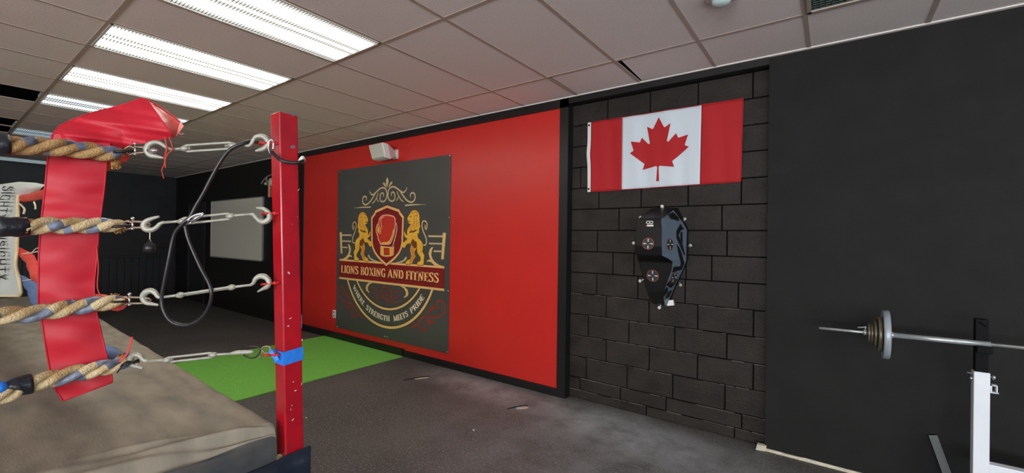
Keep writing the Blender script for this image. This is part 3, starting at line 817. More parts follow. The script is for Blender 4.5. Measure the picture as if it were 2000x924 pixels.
# ------------------------------------------------------------------ black tubes on the ring hardware
m = MB()
pp = [(503, 278, .012), (490, 276, .012), (473, 281, -.012), (450, 292, -.016), (432, 314, -.012), (414, 345, -.01), (397, 378, -.01), (381, 405, -.01), (370, 425, -.014), (357, 437, -.016), (344, 452, -.012), (337, 470, -.01),
      (330, 505, -.01), (322, 545, -.008), (316, 580, -.004), (318, 603, -.004), (330, 624, -.004), (348, 634, -.004), (369, 634, -.006), (391, 623, -.01), (407, 601, -.014), (413, 575, -.02), (408, 553, -.018), (393, 525, -.012), (377, 490, -.01), (366, 462, -.01), (361, 440, -.012)]
m.tube(spline(px_path(pp), 8), .0078, 10)
tag(m.build('rubber_tube', RUBBER), 'long black rubber tube hanging in a loop from the top turnbuckle hook', 'resistance tube')
clip = thing('snap_clip', P(377, 428, DX(377)-.03), 'small silver clip gripping the black tube on the second turnbuckle', 'clip')
m = MB(); m.tube(spline([P(x, y, DX(x)-.028) for x, y in ((366, 432), (374, 424), (385, 419), (396, 418), (391, 424), (380, 431), (370, 437))], 5), .0045, 8); m.build('loop', CHROME, clip)
m = MB(); m.tube([P(372, 433, DX(372)-.034), P(391, 421, DX(390)-.034)], .0052, 8); m.build('gate', CHROME, clip)
st = thing('bungee_strap', P(560, 312, 1.87), 'short black bungee strap hooked round the top of the red post', 'strap')
m = MB(); m.tube(spline([P(530, 296, 1.875), P(538, 304, 1.865), P(546, 311, 1.852), P(558, 316, 1.853), P(572, 318, 1.862), P(584, 317, 1.875), P(592, 314, 1.90)], 6), .0078, 10); m.build('cord', RUBBER, st)
m = MB(); m.tube(spline([P(585, 316, 1.895), P(591, 308, 1.90), P(593, 313, 1.93), P(590, 316, 1.96)], 5), .0085, 8); m.build('white_end', WHITE_P, st)
m = MB(); m.tube(spline([P(528, 300, 1.88), P(524, 289, 1.88), P(526, 276, 1.88), P(532, 274, 1.88), P(534, 281, 1.885), P(533, 292, 1.885)], 6), .0034, 8); m.build('wire_hook', CHROME, st)
bell = thing('hanging_bell', P(292, 492, DX(292)), 'little black bell hanging on a white cord below the second turnbuckle', 'bell')
m = MB(); m.tube([P(293, 450, DX(292)), P(292.5, 469, DX(292))], .0022, 6); m.build('cord', CORD_W, bell)
m = MB(); m.lathe([(0, .004), (.012, .008), (.02, .018), (.035, .022), (.05, .021), (.052, .012)], P(292.5, 468, DX(292)), (0, 0, -1), 18); m.build('body', RUBBER, bell)

# ------------------------------------------------------------------ ceiling fittings
cols = {'bright': (1.0, 1.0), 'mid': (.5, .8), 'dim': (.09, 1)}
LENS = {'bright': lens_mat('glowing_lens', 34.0, (1, .93, .74, 1), (1, .98, .90, 1), floorv=.02),
        'mid': lens_mat('half_lit_lens', 5, (1, .95, .78, 1), (.92, .97, 1, 1), floorv=.12),
        'dim': lens_mat('weak_bluish_lens', .62, (.62, .80, .86, 1), (.66, .86, .95, 1), floorv=.6)}
words_ = {-2: 'largest ceiling light, cut off by the top edge of the view', -4: 'second ceiling light from the nearest, fully in view', -6: 'third ceiling light, glowing warm just above the flopped red pad',
          -8: 'half-lit ceiling light partly hidden by the flopped red pad', -12: 'weak bluish ceiling light just above the top rope at the left', -18: 'farthest ceiling light, a thin bluish strip below the top rope',
          -10: 'added, unseen ceiling light over the middle of the ring, beyond the left edge of the view', -14: 'added, unseen ceiling light over the far side of the ring, beyond the left edge of the view'}
for (k, j), kind in LIGHTS.items():
    a, b, c, d = X0+TX*k+.012, X0+TX*(k+1)-.012, YA+TY*j+.012, YA+TY*(j+1)-.012
    t = thing('ceiling_light', ((a+b)/2, (c+d)/2, H), words_[k], 'ceiling light', 'recessed ceiling lights')
    m = MB(); f = .014
    for lo, hi in (((a, c), (b, c+f)), ((a, d-f), (b, d)), ((a, c), (a+f, d)), ((b-f, c), (b, d))): m.box((lo[0], lo[1], H-.003), (hi[0], hi[1], H+.06))
    m.box((a, c, H+.06), (b, d, H+.09)); m.build('frame', WHITE_P, t)
    m = MB(); m.box((a+f, c+f, H+.003), (b-f, d-f, H+.008)); m.build('diffuser', LENS[kind], t)
k, j = DARKPANEL
a, b, c, d = X0+TX*k+.012, X0+TX*(k+1)-.012, YA+TY*j+.012, YA+TY*(j+1)-.012
t = thing('ceiling_vent', ((a+b)/2, (c+d)/2, H), 'dark return grille in the ceiling at the top edge of the view', 'vent')
m = MB(); f = .02
for lo, hi in (((a, c), (b, c+f)), ((a, d-f), (b, d)), ((a, c), (a+f, d)), ((b-f, c), (b, d))): m.box((lo[0], lo[1], H-.004), (hi[0], hi[1], H+.02))
m.build('frame', TBAR, t)
m = MB(); q = a
while q < b: m.box((q, c, H+.004), (q+.003, d, H+.02)); q += .03
q = c
while q < d: m.box((a, q, H+.004), (b, q+.003, H+.02)); q += .03
m.build('grille', mat('grey_grille', srgb(92, 104, 98), .5), t)
m = MB(); m.box((a, c, H+.05), (b, d, H+.06)); m.build('backing', mat('vent_backing', srgb(70, 78, 74), .8), t)
sd = thing('smoke_detector', (-.507, 2.69, H), 'round white detector on the ceiling, cut by the top edge of the view', 'smoke detector')
c0 = onZ(1409, -6, H)
m = MB(); m.lathe([(0, .085), (.006, .088), (.010, .080)], (c0.x, c0.y, H), (0, 0, -1), 36); m.build('base', mat('detector_base', srgb(196, 186, 182), .6), sd)
m = MB(); m.lathe([(.008, .052), (.03, .050), (.042, .040), (.048, .02), (.049, .002)], (c0.x, c0.y, H), (0, 0, -1), 30); m.build('dome', mat('detector_dome', srgb(206, 226, 224), .25), sd)

# ------------------------------------------------------------------ floor coverings
m = MB(); random.seed(2)
m.bevbox((-6.25, 1.10, 0), (-4.425, 3.676, .012), .004)
tag(m.build('turf_mat', TURF), 'bright green artificial turf laid on the black floor along the red wall', 'turf')
def patch(px, py, L_, w_, ang, label, torn):
    c = onZ(px, py, 0); t = thing('floor_tear', c, label, 'floor damage')
    ax = Vector((cos(ang), sin(ang), 0)); ay = Vector((-sin(ang), cos(ang), 0))
    m = MB(); pts = []
    for k in range(14):
        q = 2*pi*k/14; pts.append(c + ax*L_*.5*(abs(cos(q))**.6)*(1 if cos(q) > 0 else -1) + ay*w_*.5*(abs(sin(q))**.6)*(1 if sin(q) > 0 else -1) + Vector((0, 0, .003)))
    m.poly(pts); m.grid([pts+[pts[0]], [p - Vector((0, 0, .003)) for p in pts+[pts[0]]]]); m.build('bare_board', WHITE_EDGE, t)
    m = MB(); e = spline([c - ax*(L_*.5+torn) + Vector((0, 0, .004)), c - ax*L_*.4 + ay*w_*.5 + Vector((0, 0, .006)), c + ax*L_*.3 + ay*w_*.62 + Vector((0, 0, .008)), c + ax*(L_*.55) + ay*w_*.5 + Vector((0, 0, .005))], 5)
    m.tube(e, .006, 6, flat=.6); m.build('torn_rubber', INK, t)
patch(824, 739, .16, .03, 1.05, 'narrow pale tear in the rubber floor near the green turf', .12)
patch(1020, 797, .115, .05, .9, 'wider pale patch torn in the rubber floor near the end of the red wall', .08)
for px, py, r, lb in ((925, 841, .010, 'small white scrap lying on the middle of the rubber floor'), (598, 817, .009, 'tiny white scrap on the floor just right of the red post')):
    c = onZ(px, py, 0); m = MB(); m.sphere(c + Vector((0, 0, r*.4)), r, 10, sc=(1.2, .8, .4)); tag(m.build('paper_scrap', WHITE_P), lb, 'scrap')

# ------------------------------------------------------------------ whiteboard, wall hook, outlet, speaker
wb = thing('whiteboard', (-9.58, YW, 1.06), 'large blank whiteboard on the far black wall', 'whiteboard')
m = MB(); m.bevbox((-10.78, YW-.022, 1.065), (-8.385, YW, 2.24), .003); m.build('panel', WB_M, wb)
m = MB()
m.box((-10.79, YW-.03, 1.05), (-8.37, YW-.01, 1.072)); m.box((-10.79, YW-.03, 2.232), (-8.37, YW-.01, 2.25)); m.box((-10.79, YW-.03, 1.05), (-10.772, YW-.01, 2.25)); m.box((-8.392, YW-.03, 1.05), (-8.37, YW-.01, 2.25))
m.build('frame', WB_F, wb)
fb = thing('wall_bracket', (-8.0, YW, 2.25), 'pale wall bracket with a red tag, half hidden by the red post', 'bracket')
q = lambda x, y, yy_=3.62: onY(x, y, yy_)
m = MB(); m.tube(spline([q(510, 359), q(517, 350), q(524, 344), q(534, 341), q(545, 344)], 5), .012, 6); m.tube(spline([q(521, 347), q(521, 356), q(526, 352), q(534, 350)], 4), .009, 6); m.build('wire_cage', GALV, fb)
m = MB(); m.sphere(q(519, 359), .035, 10, sc=(1.1, .8, .8)); m.sphere(q(529, 356), .07, 12, sc=(.8, .6, 1.1)); m.tube([q(526, 360), q(528, 367)], .03, 8)
m.tube([q(530, 358, 3.62), onY(533, 357, YW)], .03, 8); m.build('clamp', mat('aged_cream_plastic', srgb(196, 180, 158), .5), fb)
m = MB(); c = q(530, 374); m.obox(c, Vector((.045, 0, 0)), Vector((0, .02, 0)), Vector((0, 0, .10)), 0); m.build('tag', mat('red_tag', srgb(214, 74, 66), .5), fb)
m = MB(); c = q(526.3, 374, 3.60); m.obox(c, Vector((.012, 0, 0)), Vector((0, .02, 0)), Vector((0, 0, .10)), 0); m.build('tag_edge', mat('tag_edge_cream', srgb(190, 168, 140), .5), fb)
ol = thing('wall_outlet', (-6.045, YW, .37), 'small white outlet on the red wall at the edge of the poster', 'outlet')
m = MB(); m.bevbox((-6.085, YW-.012, .305), (-6.012, YW, .42), .003); m.build('cover_plate', WHITE_P, ol)
m = MB()
SK = mat('socket_grey', srgb(90, 84, 78), .5)
for z in (.335, .39): m = MB(); m.bevbox((-6.062, YW-.016, z-.014), (-6.034, YW-.010, z+.014), .002); m.build('socket', SK, ol)
sp = thing('wall_speaker', (-4.78, YW, 2.7), 'white box speaker on a bracket high on the red wall', 'speaker')
FT = [onY(719, 283.5, 3.40), onY(745, 277.5, 3.40), onY(751, 307, 3.46), onY(726.5, 312, 3.46)]
cen = sum(FT, Vector())/4; 
mid = [p + Vector((0, .10, -.006)) for p in FT]
back = [cen + (p-cen)*.48 + Vector((.02, .215, .0)) for p in FT]
def loft(rings, m):
    for A, B in zip(rings, rings[1:]):
        for i in range(4): m.add([A[i], A[(i+1) % 4], B[(i+1) % 4], B[i]], [(0, 1, 2, 3)])
    m.add(rings[0], [(0, 1, 2, 3)]); m.add(rings[-1], [(3, 2, 1, 0)])
m = MB(); loft([[p + (cen-p)*.05 + Vector((0, .012, 0)) for p in FT], [p+Vector((0, .02, 0)) for p in FT], mid, back], m); m.build('cabinet', WHITE_P, sp)
m = MB(); loft([[p + (cen-p)*.10 + Vector((0, -.004, 0)) for p in FT], [p + (cen-p)*.05 + Vector((0, .013, 0)) for p in FT]], m); m.build('grille', GREYW, sp)
bc = sum(back, Vector())/4
m = MB(); m.box((bc.x-.03, bc.y-.01, bc.z-.035), (bc.x+.04, YW-.004, bc.z+.035)); m.box((bc.x-.045, YW-.016, bc.z-.06), (bc.x+.055, YW, bc.z+.06)); m.build('bracket', WHITE_P, sp)

# ------------------------------------------------------------------ poster
ART = {
 'petalC': [(-8,995), (18,956), (16,911), (-10,853), (-35,914), (-34,959)],
 'petal': [(22,851), (39,895), (67,926), (96,930), (100,909), (57,875)],
 'spiral': [(83,737), (82,774), (111,788), (145,771), (158,726), (142,683), (96,668), (44,686), (13,732), (14,792), (46,842), (115,859), (184,838), (252,802), (319,773), (362,789), (389,816), (393,841)],
 'branch': [(263,786), (319,733), (375,684), (430,653), (483,640), (531,656), (554,694), (545,740), (513,759), (476,751), (460,726), (477,697)],
 'sprigA': [(196,794), (225,745), (276,684), (338,649)],
 'sprigB': [(225,752), (226,708), (182,668)],
 'dash': [(360,613), (573,613), (782,601), (573,598), (365,593)],
 'shield': [(-1,598), (246,535), (269,500), (327,452), (325,357), (321,242), (317,116), (295,45), (254,-17), (184,-76), (98,-130), (1,-182)],
 'glove': [(-124,463), (-76,480), (9,483), (102,471), (157,449), (175,405), (170,300), (144,206), (131,190), (108,144), (52,96), (-122,95), (-139,108), (-183,166), (-185,191), (-221,251), (-227,306), (-204,355), (-175,373), (-171,409), (-157,439)],
 'crescent': [(138,306), (121,241), (90,181), (91,195), (67,153), (19,124), (-97,119), (-122,103), (44,98), (100,154), (123,206), (161,270)],
 'thumb': [(-199,343), (-169,324), (-143,270), (-172,227), (-207,276)],
 'thumbline': [(-175,361), (-135,306), (-124,264), (-147,230)],
 'shine': [(-52,459), (-114,445), (-127,409), (-101,300)],
 'rim': [(195,376), (210,300), (190,212), (186,201), (133,77)],
 'cuff': [(-125,63), (-123,-50), (-76,-67), (7,-72), (104,-60), (146,-44), (143,75), (126,56), (-4,53)],
 'cuffin': [(-53,36), (62,34), (63,-44), (-47,-48)],
 'lion': [(471,500), (504,527), (555,535), (600,520), (636,484), (644,440), (650,367), (665,309), (640,318), (641,240), (618,250), (621,191), (679,148), (708,110), (713,52), (707,8), (743,-29), (733,-78), (724,-151), (621,-154), (627,-121), (670,-105), (676,-61), (632,-19), (610,15), (609,59), (570,24), (560,-16), (582,-55), (539,-96), (518,-141), (399,-157), (398,-132), (435,-105), (480,-88), (501,-33), (478,21), (491,71), (498,96), (461,115), (408,99), (379,63), (349,52), (310,77), (302,97), (392,149), (422,174), (403,179), (361,209), (355,269), (391,224), (414,214), (416,279), (456,329), (493,359), (456,364), (432,389), (416,434), (446,474)],
 'belly': [(526,175), (556,151), (600,132), (609,64), (558,48), (506,91), (483,120), (505,145)],
 'hind': [(506,86), (558,43), (556,-16), (575,-55), (532,-96), (511,-139), (466,-139), (473,-103), (509,-38), (485,21)],
 'mane1': [(535,482), (551,398), (501,309), (458,259)],
 'mane2': [(594,441), (596,358), (546,289)],
 'mane3': [(458,249), (502,264), (539,264), (604,289)],
 'mane4': [(475,493), (527,507), (571,510), (622,475)],
 'eye': [(461,453), (494,458)],
 'mouth': [(436,396), (474,394)],
 'ear': [(557,471), (593,480), (615,465), (587,446)],
 'tail': [(749,347), (750,313), (766,292), (781,318), (784,356), (766,385), (731,398), (699,381), (693,338), (712,279), (748,222), (774,174), (778,135), (772,111), (744,94), (716,100)],
 'pole': [(1059,251), (1112,249), (1078,-68), (1036,-67)],
 'rail1': [(806,218), (1056,218), (1056,197), (809,197)],
 'rail2': [(819,127), (1053,128), (1049,109), (823,108)],
 'rail3': [(905,34), (1038,38), (1036,18), (905,16)],
 'vine': [(903,71), (869,73), (835,42), (819,-2), (827,-39), (850,-81), (819,-82), (793,-95), (789,-114), (820,-103), (864,-111), (917,-145), (952,-164), (1093,-172), (1092,-151), (1012,-140), (943,-113), (890,-73), (864,-25), (869,18), (883,55)],
 'footvine': [(401,-57), (413,-82), (379,-113), (311,-142), (162,-158), (170,-148), (280,-128), (349,-105), (378,-73)],
 'hookR': [(272,-443), (380,-452), (434,-483), (454,-531), (436,-568), (376,-593), (357,-593), (402,-556), (405,-521), (366,-474)],
 'fist': [(-106,-512), (-57,-492), (1,-479), (59,-488), (92,-516), (121,-581), (119,-653), (87,-687), (30,-688), (-3,-660), (-12,-645), (-78,-638), (-108,-622), (-114,-560), (-106,-512)],
 'f1': [(-64,-524), (-62,-629)],
 'f2': [(-14,-520), (-16,-635)],
 'f3': [(35,-516), (42,-635)],
 'f4': [(-12,-645), (46,-650), (98,-629), (84,-522)],
 'm1': [(149,-542), (227,-526), (305,-499)],
 'm2': [(150,-614), (237,-596), (322,-563)],
 'm3': [(143,-674), (230,-663), (308,-635)],
 'scroll': [(1024,-662), (981,-652), (967,-617), (979,-583), (1026,-563), (1081,-576), (1109,-621), (1100,-687), (1051,-740), (966,-777), (861,-784), (782,-790), (701,-825), (656,-880), (662,-936), (704,-971), (749,-968), (780,-932), (770,-891), (734,-877)],
 'leafA': [(790,-746), (920,-622), (947,-680), (895,-698), (825,-742)],
 'leafB': [(479,-973), (610,-892), (620,-929), (536,-959)],
 'leafC': [(782,-827), (845,-820), (898,-837), (967,-829), (933,-851), (872,-853), (851,-905), (837,-870)],
}

PU, PV, PY = -4.818, 1.35, 3.708
GOLD = mat('print_gold', srgb(236, 190, 118), .5); CREAM = mat('print_cream', srgb(214, 188, 142), .5); YEL = mat('print_yellow', srgb(238, 184, 62), .5)
BRN = mat('print_brown', srgb(120, 62, 26), .5); ORG = mat('print_orange', srgb(214, 134, 52), .5); MAR = mat('print_maroon', srgb(132, 24, 24), .5)
MARD = mat('print_dark_maroon', srgb(82, 16, 18), .5); GRED = mat('print_glove_red', srgb(206, 54, 38), .5); PNK = mat('print_pink', srgb(240, 168, 138), .5)
PRED = mat('print_brick_red', srgb(158, 46, 32), .5); PDK = mat('print_outline_dark', srgb(40, 24, 18), .5); LTR = mat('print_letter', srgb(250, 186, 118), .5); LTW = mat('print_letter_cream', srgb(246, 226, 190), .5)
PM = [GOLD, CREAM, YEL, BRN, ORG, MAR, MARD, GRED, PNK, PRED, PDK, LTR, LTW]
G_, C_, Y_, B_, O_, M_, D_, R2, K_, Q_, X_, T_, W_ = range(13)
def A(name, mir=False): return [Vector((u/1000*(-1 if mir else 1), v/1000, 0)) for u, v in ART[name]]
def W3(p, lay): return Vector((PU + p[0], PY - .0006*lay, PV + p[1]))
def fillp(m, pts, lay, mi):
    m.poly([W3(p, lay) for p in pts], mi)
def stroke(m, pts, w_, lay, mi, smooth=6, closed=False, taper=None):
    s = spline(pts, smooth, closed) if smooth > 1 else [Vector(p) for p in pts]
    n = len(s); Lft = []; Rgt = []
    for i in range(n):
        a = s[i-1] if (i > 0 or closed) else s[i]; b = s[(i+1) % n] if (i < n-1 or closed) else s[i]
        t = (b-a); t.normalize(); nn = Vector((-t.y, t.x, 0))
        if 0 < i < n-1 or closed:
            t1 = (s[i]-a).normalized(); t2 = (b-s[i]).normalized(); c = max(.35, sqrt(max(0, (1+t1.dot(t2))/2)))
        else: c = 1
        ww = w_/2/c
        if taper: ww *= lin(i/(n-1), taper)
        Lft.append(s[i]+nn*ww); Rgt.append(s[i]-nn*ww)
    if closed: Lft.append(Lft[0]); Rgt.append(Rgt[0])
    m.grid([[W3(p, lay) for p in Lft], [W3(p, lay) for p in Rgt]], mi, smooth=False)
poster = thing('wall_poster', (PU, YW, .168), 'large square dark poster with two gold lions and a boxing glove crest', 'poster')
m = MB(); m.bevbox((-6.003, PY, .168), (-3.643, YW, 2.531), .0015); m.build('panel', POSTER, poster)
TAP = [(0, .25), (.12, .9), (.5, 1), (.88, .9), (1, .2)]
m = MB()
for mir in (False, True):
    fillp(m, A('petal', mir), 1, C_)
    for nm, w_ in (('spiral', .021), ('branch', .021), ('sprigA', .017), ('sprigB', .015)): stroke(m, A(nm, mir), w_, 1, C_, taper=[(0, .7), (.1, 1), (.85, 1), (1, .3)])
fillp(m, A('petalC'), 1, C_)
m.build('crown_ornament_print', PM, poster)
for mir in (False, True):
    m = MB(); fillp(m, A('dash', mir), 1, C_); m.build('dash_print', PM, poster)
    m = MB(); fillp(m, A('vine', mir), 1, G_); m.build('vine_print', PM, poster)
    m = MB(); fillp(m, A('pole', mir), 1, G_)
    for nm in ('rail1', 'rail2', 'rail3'): fillp(m, A(nm, mir), 1, C_)
    m.build('ring_rail_print', PM, poster)
    m = MB(); fillp(m, A('footvine', mir), 1, C_); m.build('vine_print', PM, poster)
    m = MB(); fillp(m, A('hookR', mir), 1, G_); m.build('scroll_print', PM, poster)
    m = MB(); stroke(m, A('scroll', mir), .020, 1, Q_, taper=[(0, .5), (.1, 1), (.9, 1), (1, .5)])
    for nm in ('leafA', 'leafB', 'leafC'): fillp(m, A(nm, mir), 1, Q_)
    m.build('scroll_print', PM, poster)
    for nm in ('m1', 'm2', 'm3'):
        m = MB(); stroke(m, A(nm, mir), .014, 1, Q_, taper=TAP); m.build('motion_line_print', PM, poster)
m = MB(); stroke(m, A('fist'), .013, 1, Q_, smooth=3)
for nm in ('f1', 'f2', 'f3', 'f4'): stroke(m, A(nm), .010, 1, Q_, smooth=2)
m.build('fist_print', PM, poster)
m = MB()
for cy, r, w_ in ((-.0438, .9774, .034), (.0495, .827, .028)):
    a0 = math.asin((cy + .44)/r)
    pts = [Vector((r*cos(pi + a0 + (pi-2*a0)*i/80), cy + r*sin(pi + a0 + (pi-2*a0)*i/80), 0)) for i in range(81)]
    stroke(m, pts, w_+.016, 1.2, X_, smooth=1); stroke(m, pts, w_, 2, G_, smooth=1)
m.build('ring_border_print', PM, poster)
m = MB()
fillp(m, [(-1.10, -.150), (1.10, -.150), (1.10, -.449), (-1.10, -.449)], 3, X_)
fillp(m, [(-1.104, -.178), (1.096, -.178), (1.096, -.418), (-1.104, -.418)], 3.6, M_)
fillp(m, [(-1.104, -.151), (1.094, -.151), (1.094, -.176), (-1.104, -.176)], 4, PM.index(LTR)); fillp(m, [(-1.104, -.418), (1.097, -.418), (1.097, -.447), (-1.104, -.447)], 4, G_)
m.build('banner_print', PM, poster)
m = MB()
sh = A('shield') + A('shield', True)[1:-1][::-1]
cc = Vector((0, .2, 0))
fillp(m, [cc + (p-cc)*1.075 for p in sh], 4.4, MARD and D_)
stroke(m, sh, .036, 5.6, T_, smooth=1, closed=True)
fillp(m, sh, 5, M_)
stroke(m, [cc + (p-cc)*.945 for p in sh], .010, 5.8, D_, smooth=1, closed=True)
gl = spline(A('glove'), 4, True); fillp(m, gl, 6.4, R2); stroke(m, A('glove'), .019, 7.2, K_, smooth=4, closed=True)
fillp(m, A('crescent'), 7, Y_); fillp(m, A('thumb'), 7, Y_); stroke(m, A('thumbline'), .014, 7.4, K_); stroke(m, A('shine'), .019, 7, PM.index(LTR), taper=[(0, .3), (.4, 1), (1, .5)])
stroke(m, A('rim'), .012, 7, W_)
fillp(m, A('cuff'), 6.6, Y_); stroke(m, A('cuff'), .013, 7.4, K_, smooth=1, closed=True); fillp(m, A('cuffin'), 7.4, R2); stroke(m, A('cuffin'), .008, 7.8, MARD and D_, smooth=1, closed=True)
m.build('shield_crest_print', PM, poster)
for mir in (False, True):
    m = MB(); b = spline(A('lion', mir), 2, True)
    stroke(m, A('lion', mir), .016, 5.2, B_, smooth=2, closed=True); fillp(m, b, 6, Y_)
    fillp(m, A('belly', mir), 6.6, B_); fillp(m, A('hind', mir), 6.8, O_)
    for nm in ('mane1', 'mane2', 'mane3', 'mane4'): stroke(m, A(nm, mir), .016 if nm != 'mane3' else .024, 6.8, O_ if nm != 'mane3' else B_, taper=TAP)
    stroke(m, A('eye', mir), .011, 7, B_, smooth=1); stroke(m, A('mouth', mir), .012, 7, B_, smooth=1); fillp(m, A('ear', mir), 7, O_)
    sg = -1 if mir else 1
    for a_, b_, c_, d_ in ((.47, .35, .45, .27), (.50, .33, .49, .27), (.56, .40, .53, .31), (.62, .40, .60, .30), (.52, .22, .50, .17), (.56, .22, .56, .16), (.60, .22, .63, .16), (.66, .10, .68, -.02), (.44, .17, .38, .13)):
        stroke(m, [Vector((sg*a_, b_, 0)), Vector((sg*(a_+c_)/2+.008, (b_+d_)/2, 0)), Vector((sg*c_, d_, 0))], .010, 6.9, O_, smooth=3, taper=TAP)
    stroke(m, A('tail', mir), .027, 4.6, X_); stroke(m, A('tail', mir), .019, 5, C_)
    m.build('lion_print', PM, poster)

# letters drawn as pen strokes: (stems), (strokes)
GL = {
 'A': (.60, [], [([(.09,0),(.29,1)],.10,0),([(.29,1),(.50,0)],.17,0),([(.17,.30),(.42,.30)],.08,0),([(0,.03),(.19,.03)],.06,2),([(.39,.03),(.60,.03)],.06,2)]),
 'B': (.50, [(.13,.17)], [([(.12,.95),(.30,.95),(.41,.76),(.30,.56),(.12,.54)],.11,1),([(.12,.52),(.34,.50),(.45,.28),(.34,.06),(.12,.05)],.13,1)]),
 'D': (.53, [(.13,.17)], [([(.12,.95),(.28,.94),(.44,.76),(.46,.5),(.44,.24),(.28,.06),(.12,.05)],.14,1)]),
 'E': (.45, [(.13,.17)], [([(.12,.95),(.41,.95)],.10,0),([(.12,.52),(.33,.52)],.09,0),([(.12,.05),(.42,.05)],.11,0),([(.40,1),(.39,.80)],.06,2),([(.41,0),(.43,.23)],.06,2),([(.33,.42),(.33,.62)],.05,2)]),
 'F': (.44, [(.13,.17)], [([(.12,.95),(.41,.95)],.10,0),([(.12,.50),(.33,.50)],.09,0),([(.40,1),(.39,.78)],.06,2),([(.33,.40),(.33,.61)],.05,2)]),
 'G': (.54, [], [([(.44,.76),(.38,.92),(.27,.96),(.14,.82),(.10,.5),(.14,.18),(.28,.04),(.42,.10)],.14,1),([(.43,.0),(.43,.44)],.14,0),([(.31,.44),(.53,.44)],.06,2),([(.46,1),(.46,.70)],.05,2)]),
 'H': (.60, [(.13,.17),(.47,.17)], [([(.12,.5),(.47,.5)],.10,0)]),
 'I': (.26, [(.13,.18)], []),
 'L': (.44, [(.13,.17)], [([(.12,.05),(.40,.05)],.11,0),([(.39,0),(.42,.26)],.06,2)]),
 'M': (.78, [(.12,.09),(.64,.17)], [([(.12,1),(.38,.08)],.16,0),([(.38,.08),(.63,1)],.08,0)]),
 'N': (.60, [(.12,.09),(.48,.09)], [([(.13,1),(.48,0)],.17,0)]),
 'O': (.56, [], [([(.28,.96),(.42,.84),(.46,.5),(.42,.16),(.28,.04),(.14,.16),(.10,.5),(.14,.84)],.14,3)]),
 'P': (.50, [(.13,.17)], [([(.12,.95),(.32,.95),(.44,.72),(.32,.48),(.12,.47)],.13,1)]),
 'R': (.56, [(.13,.17)], [([(.12,.95),(.32,.95),(.43,.74),(.32,.52),(.12,.50)],.12,1),([(.28,.50),(.50,0)],.16,0)]),
 'S': (.48, [], [([(.39,.78),(.34,.93),(.24,.96),(.11,.87),(.11,.70),(.24,.55),(.37,.42),(.40,.24),(.32,.08),(.21,.04),(.11,.08),(.06,.24)],.14,1),([(.41,1),(.40,.72)],.05,2),([(.06,0),(.06,.28)],.05,2)]),
 'T': (.52, [(.26,.18)], [([(.03,.95),(.49,.95)],.10,0),([(.04,1),(.05,.76)],.06,2),([(.48,1),(.47,.76)],.06,2)]),
 'W': (.86, [], [([(.08,1),(.25,0)],.15,0),([(.25,0),(.43,.95)],.08,0),([(.43,.95),(.60,0)],.15,0),([(.60,0),(.78,1)],.08,0)]),
 'X': (.58, [], [([(.10,1),(.48,0)],.17,0),([(.46,1),(.11,0)],.09,0),([(0,.97),(.2,.97)],.05,2),([(.38,.97),(.56,.97)],.05,2),([(.02,.03),(.2,.03)],.05,2),([(.38,.03),(.58,.03)],.05,2)]),
}
def glyph(m, ch, tf, mi, sans=0, W3f=None, lay=0):
    """draw one letter; tf maps glyph (x, y) to the drawing plane"""
    wd, stems, strokes = GL[ch]
    items = []
    for x, w_ in stems:
        items.append(([(x, 0), (x, 1)], sans or w_, 0))
        if not sans:
            items.append(([(x-.13, .03), (x+.13, .03)], .06, 2)); items.append(([(x-.13, .97), (x+.13, .97)], .06, 2))
    items += [(p, (sans or w_), k) for p, w_, k in strokes if not (sans and k == 2)]
    for pts, w_, k in items:
        P3 = [Vector((x, y, 0)) for x, y in pts]
        s = spline(P3, 5, k == 3) if k in (1, 3) else P3
        n = len(s); cl = (k == 3); Lf_ = []; Rg_ = []
        for i in range(n):
            a = s[i-1] if (i > 0 or cl) else s[i]; b = s[(i+1) % n] if (i < n-1 or cl) else s[i]
            t = (b-a).normalized()
            if k == 0 and abs(t.x) > .05 and abs(t.y) > .3:   # diagonals keep flat feet
                nn = Vector((1, 0, 0)); ww = w_/2
            else: nn = Vector((-t.y, t.x, 0)); ww = w_/2*(1 if k != 1 and k != 3 else (1.05 if abs(t.y) > .6 else .72))
            Lf_.append(tf(s[i]+nn*ww)); Rg_.append(tf(s[i]-nn*ww))
        if cl: Lf_.append(Lf_[0]); Rg_.append(Rg_[0])
        m.grid([Lf_, Rg_], mi, smooth=False)
def word_line(m, text, x0, x1, ztop, zbot, lay, mi):
    tot = sum(GL[c][0] for c in text); s = (x1-x0)/tot; cur = x0; h = ztop-zbot
    for c in text:
        glyph(m, c, lambda p, cur=cur: W3((cur + p.x*s, zbot + p.y*h), lay), mi); cur += GL[c][0]*s
m = MB()
def title(lay, mi, dx, dz, grow):
    for wd, a, b in (('LIONS', -1.060, -.623), ('BOXING', -.575, -.013), ('AND', .026, .352), ('FITNESS', .398, 1.006)):
        word_line(m, wd, a+dx, b+dx, -.2375+dz+grow, -.355+dz-grow, lay, mi)
title(4.6, D_, .006, -.006, .002); title(5.4, T_, 0, 0, 0)
m.build('title_lettering', PM, poster)
for text, a0, a1 in (('WHERE', -54.5, -32.2), ('STRENGTH', -28.6, 5.4), ('MEETS', 10.2, 29.4), ('PRIDE', 33.0, 53.4)):
    m = MB(); tot = sum(GL[c][0] for c in text); cur = a0
    for c in text:
        da = (a1-a0)*GL[c][0]/tot; am = radians(cur + da/2); wg = GL[c][0]; Rb = .905+.038; sc_ = radians(da)*.905/wg
        def tf(p, am=am, wg=wg, sc_=sc_):
            lx = (p.x - wg/2)*sc_; rad = Rb - p.y*.076
            # letter stands with its foot outwards, upright towards the centre
            return W3((sin(am)*rad + cos(am)*lx, -cos(am)*rad + sin(am)*lx + .004), 2)
        glyph(m, c, tf, W_); cur += da
    m.build('motto_lettering', PM, poster)
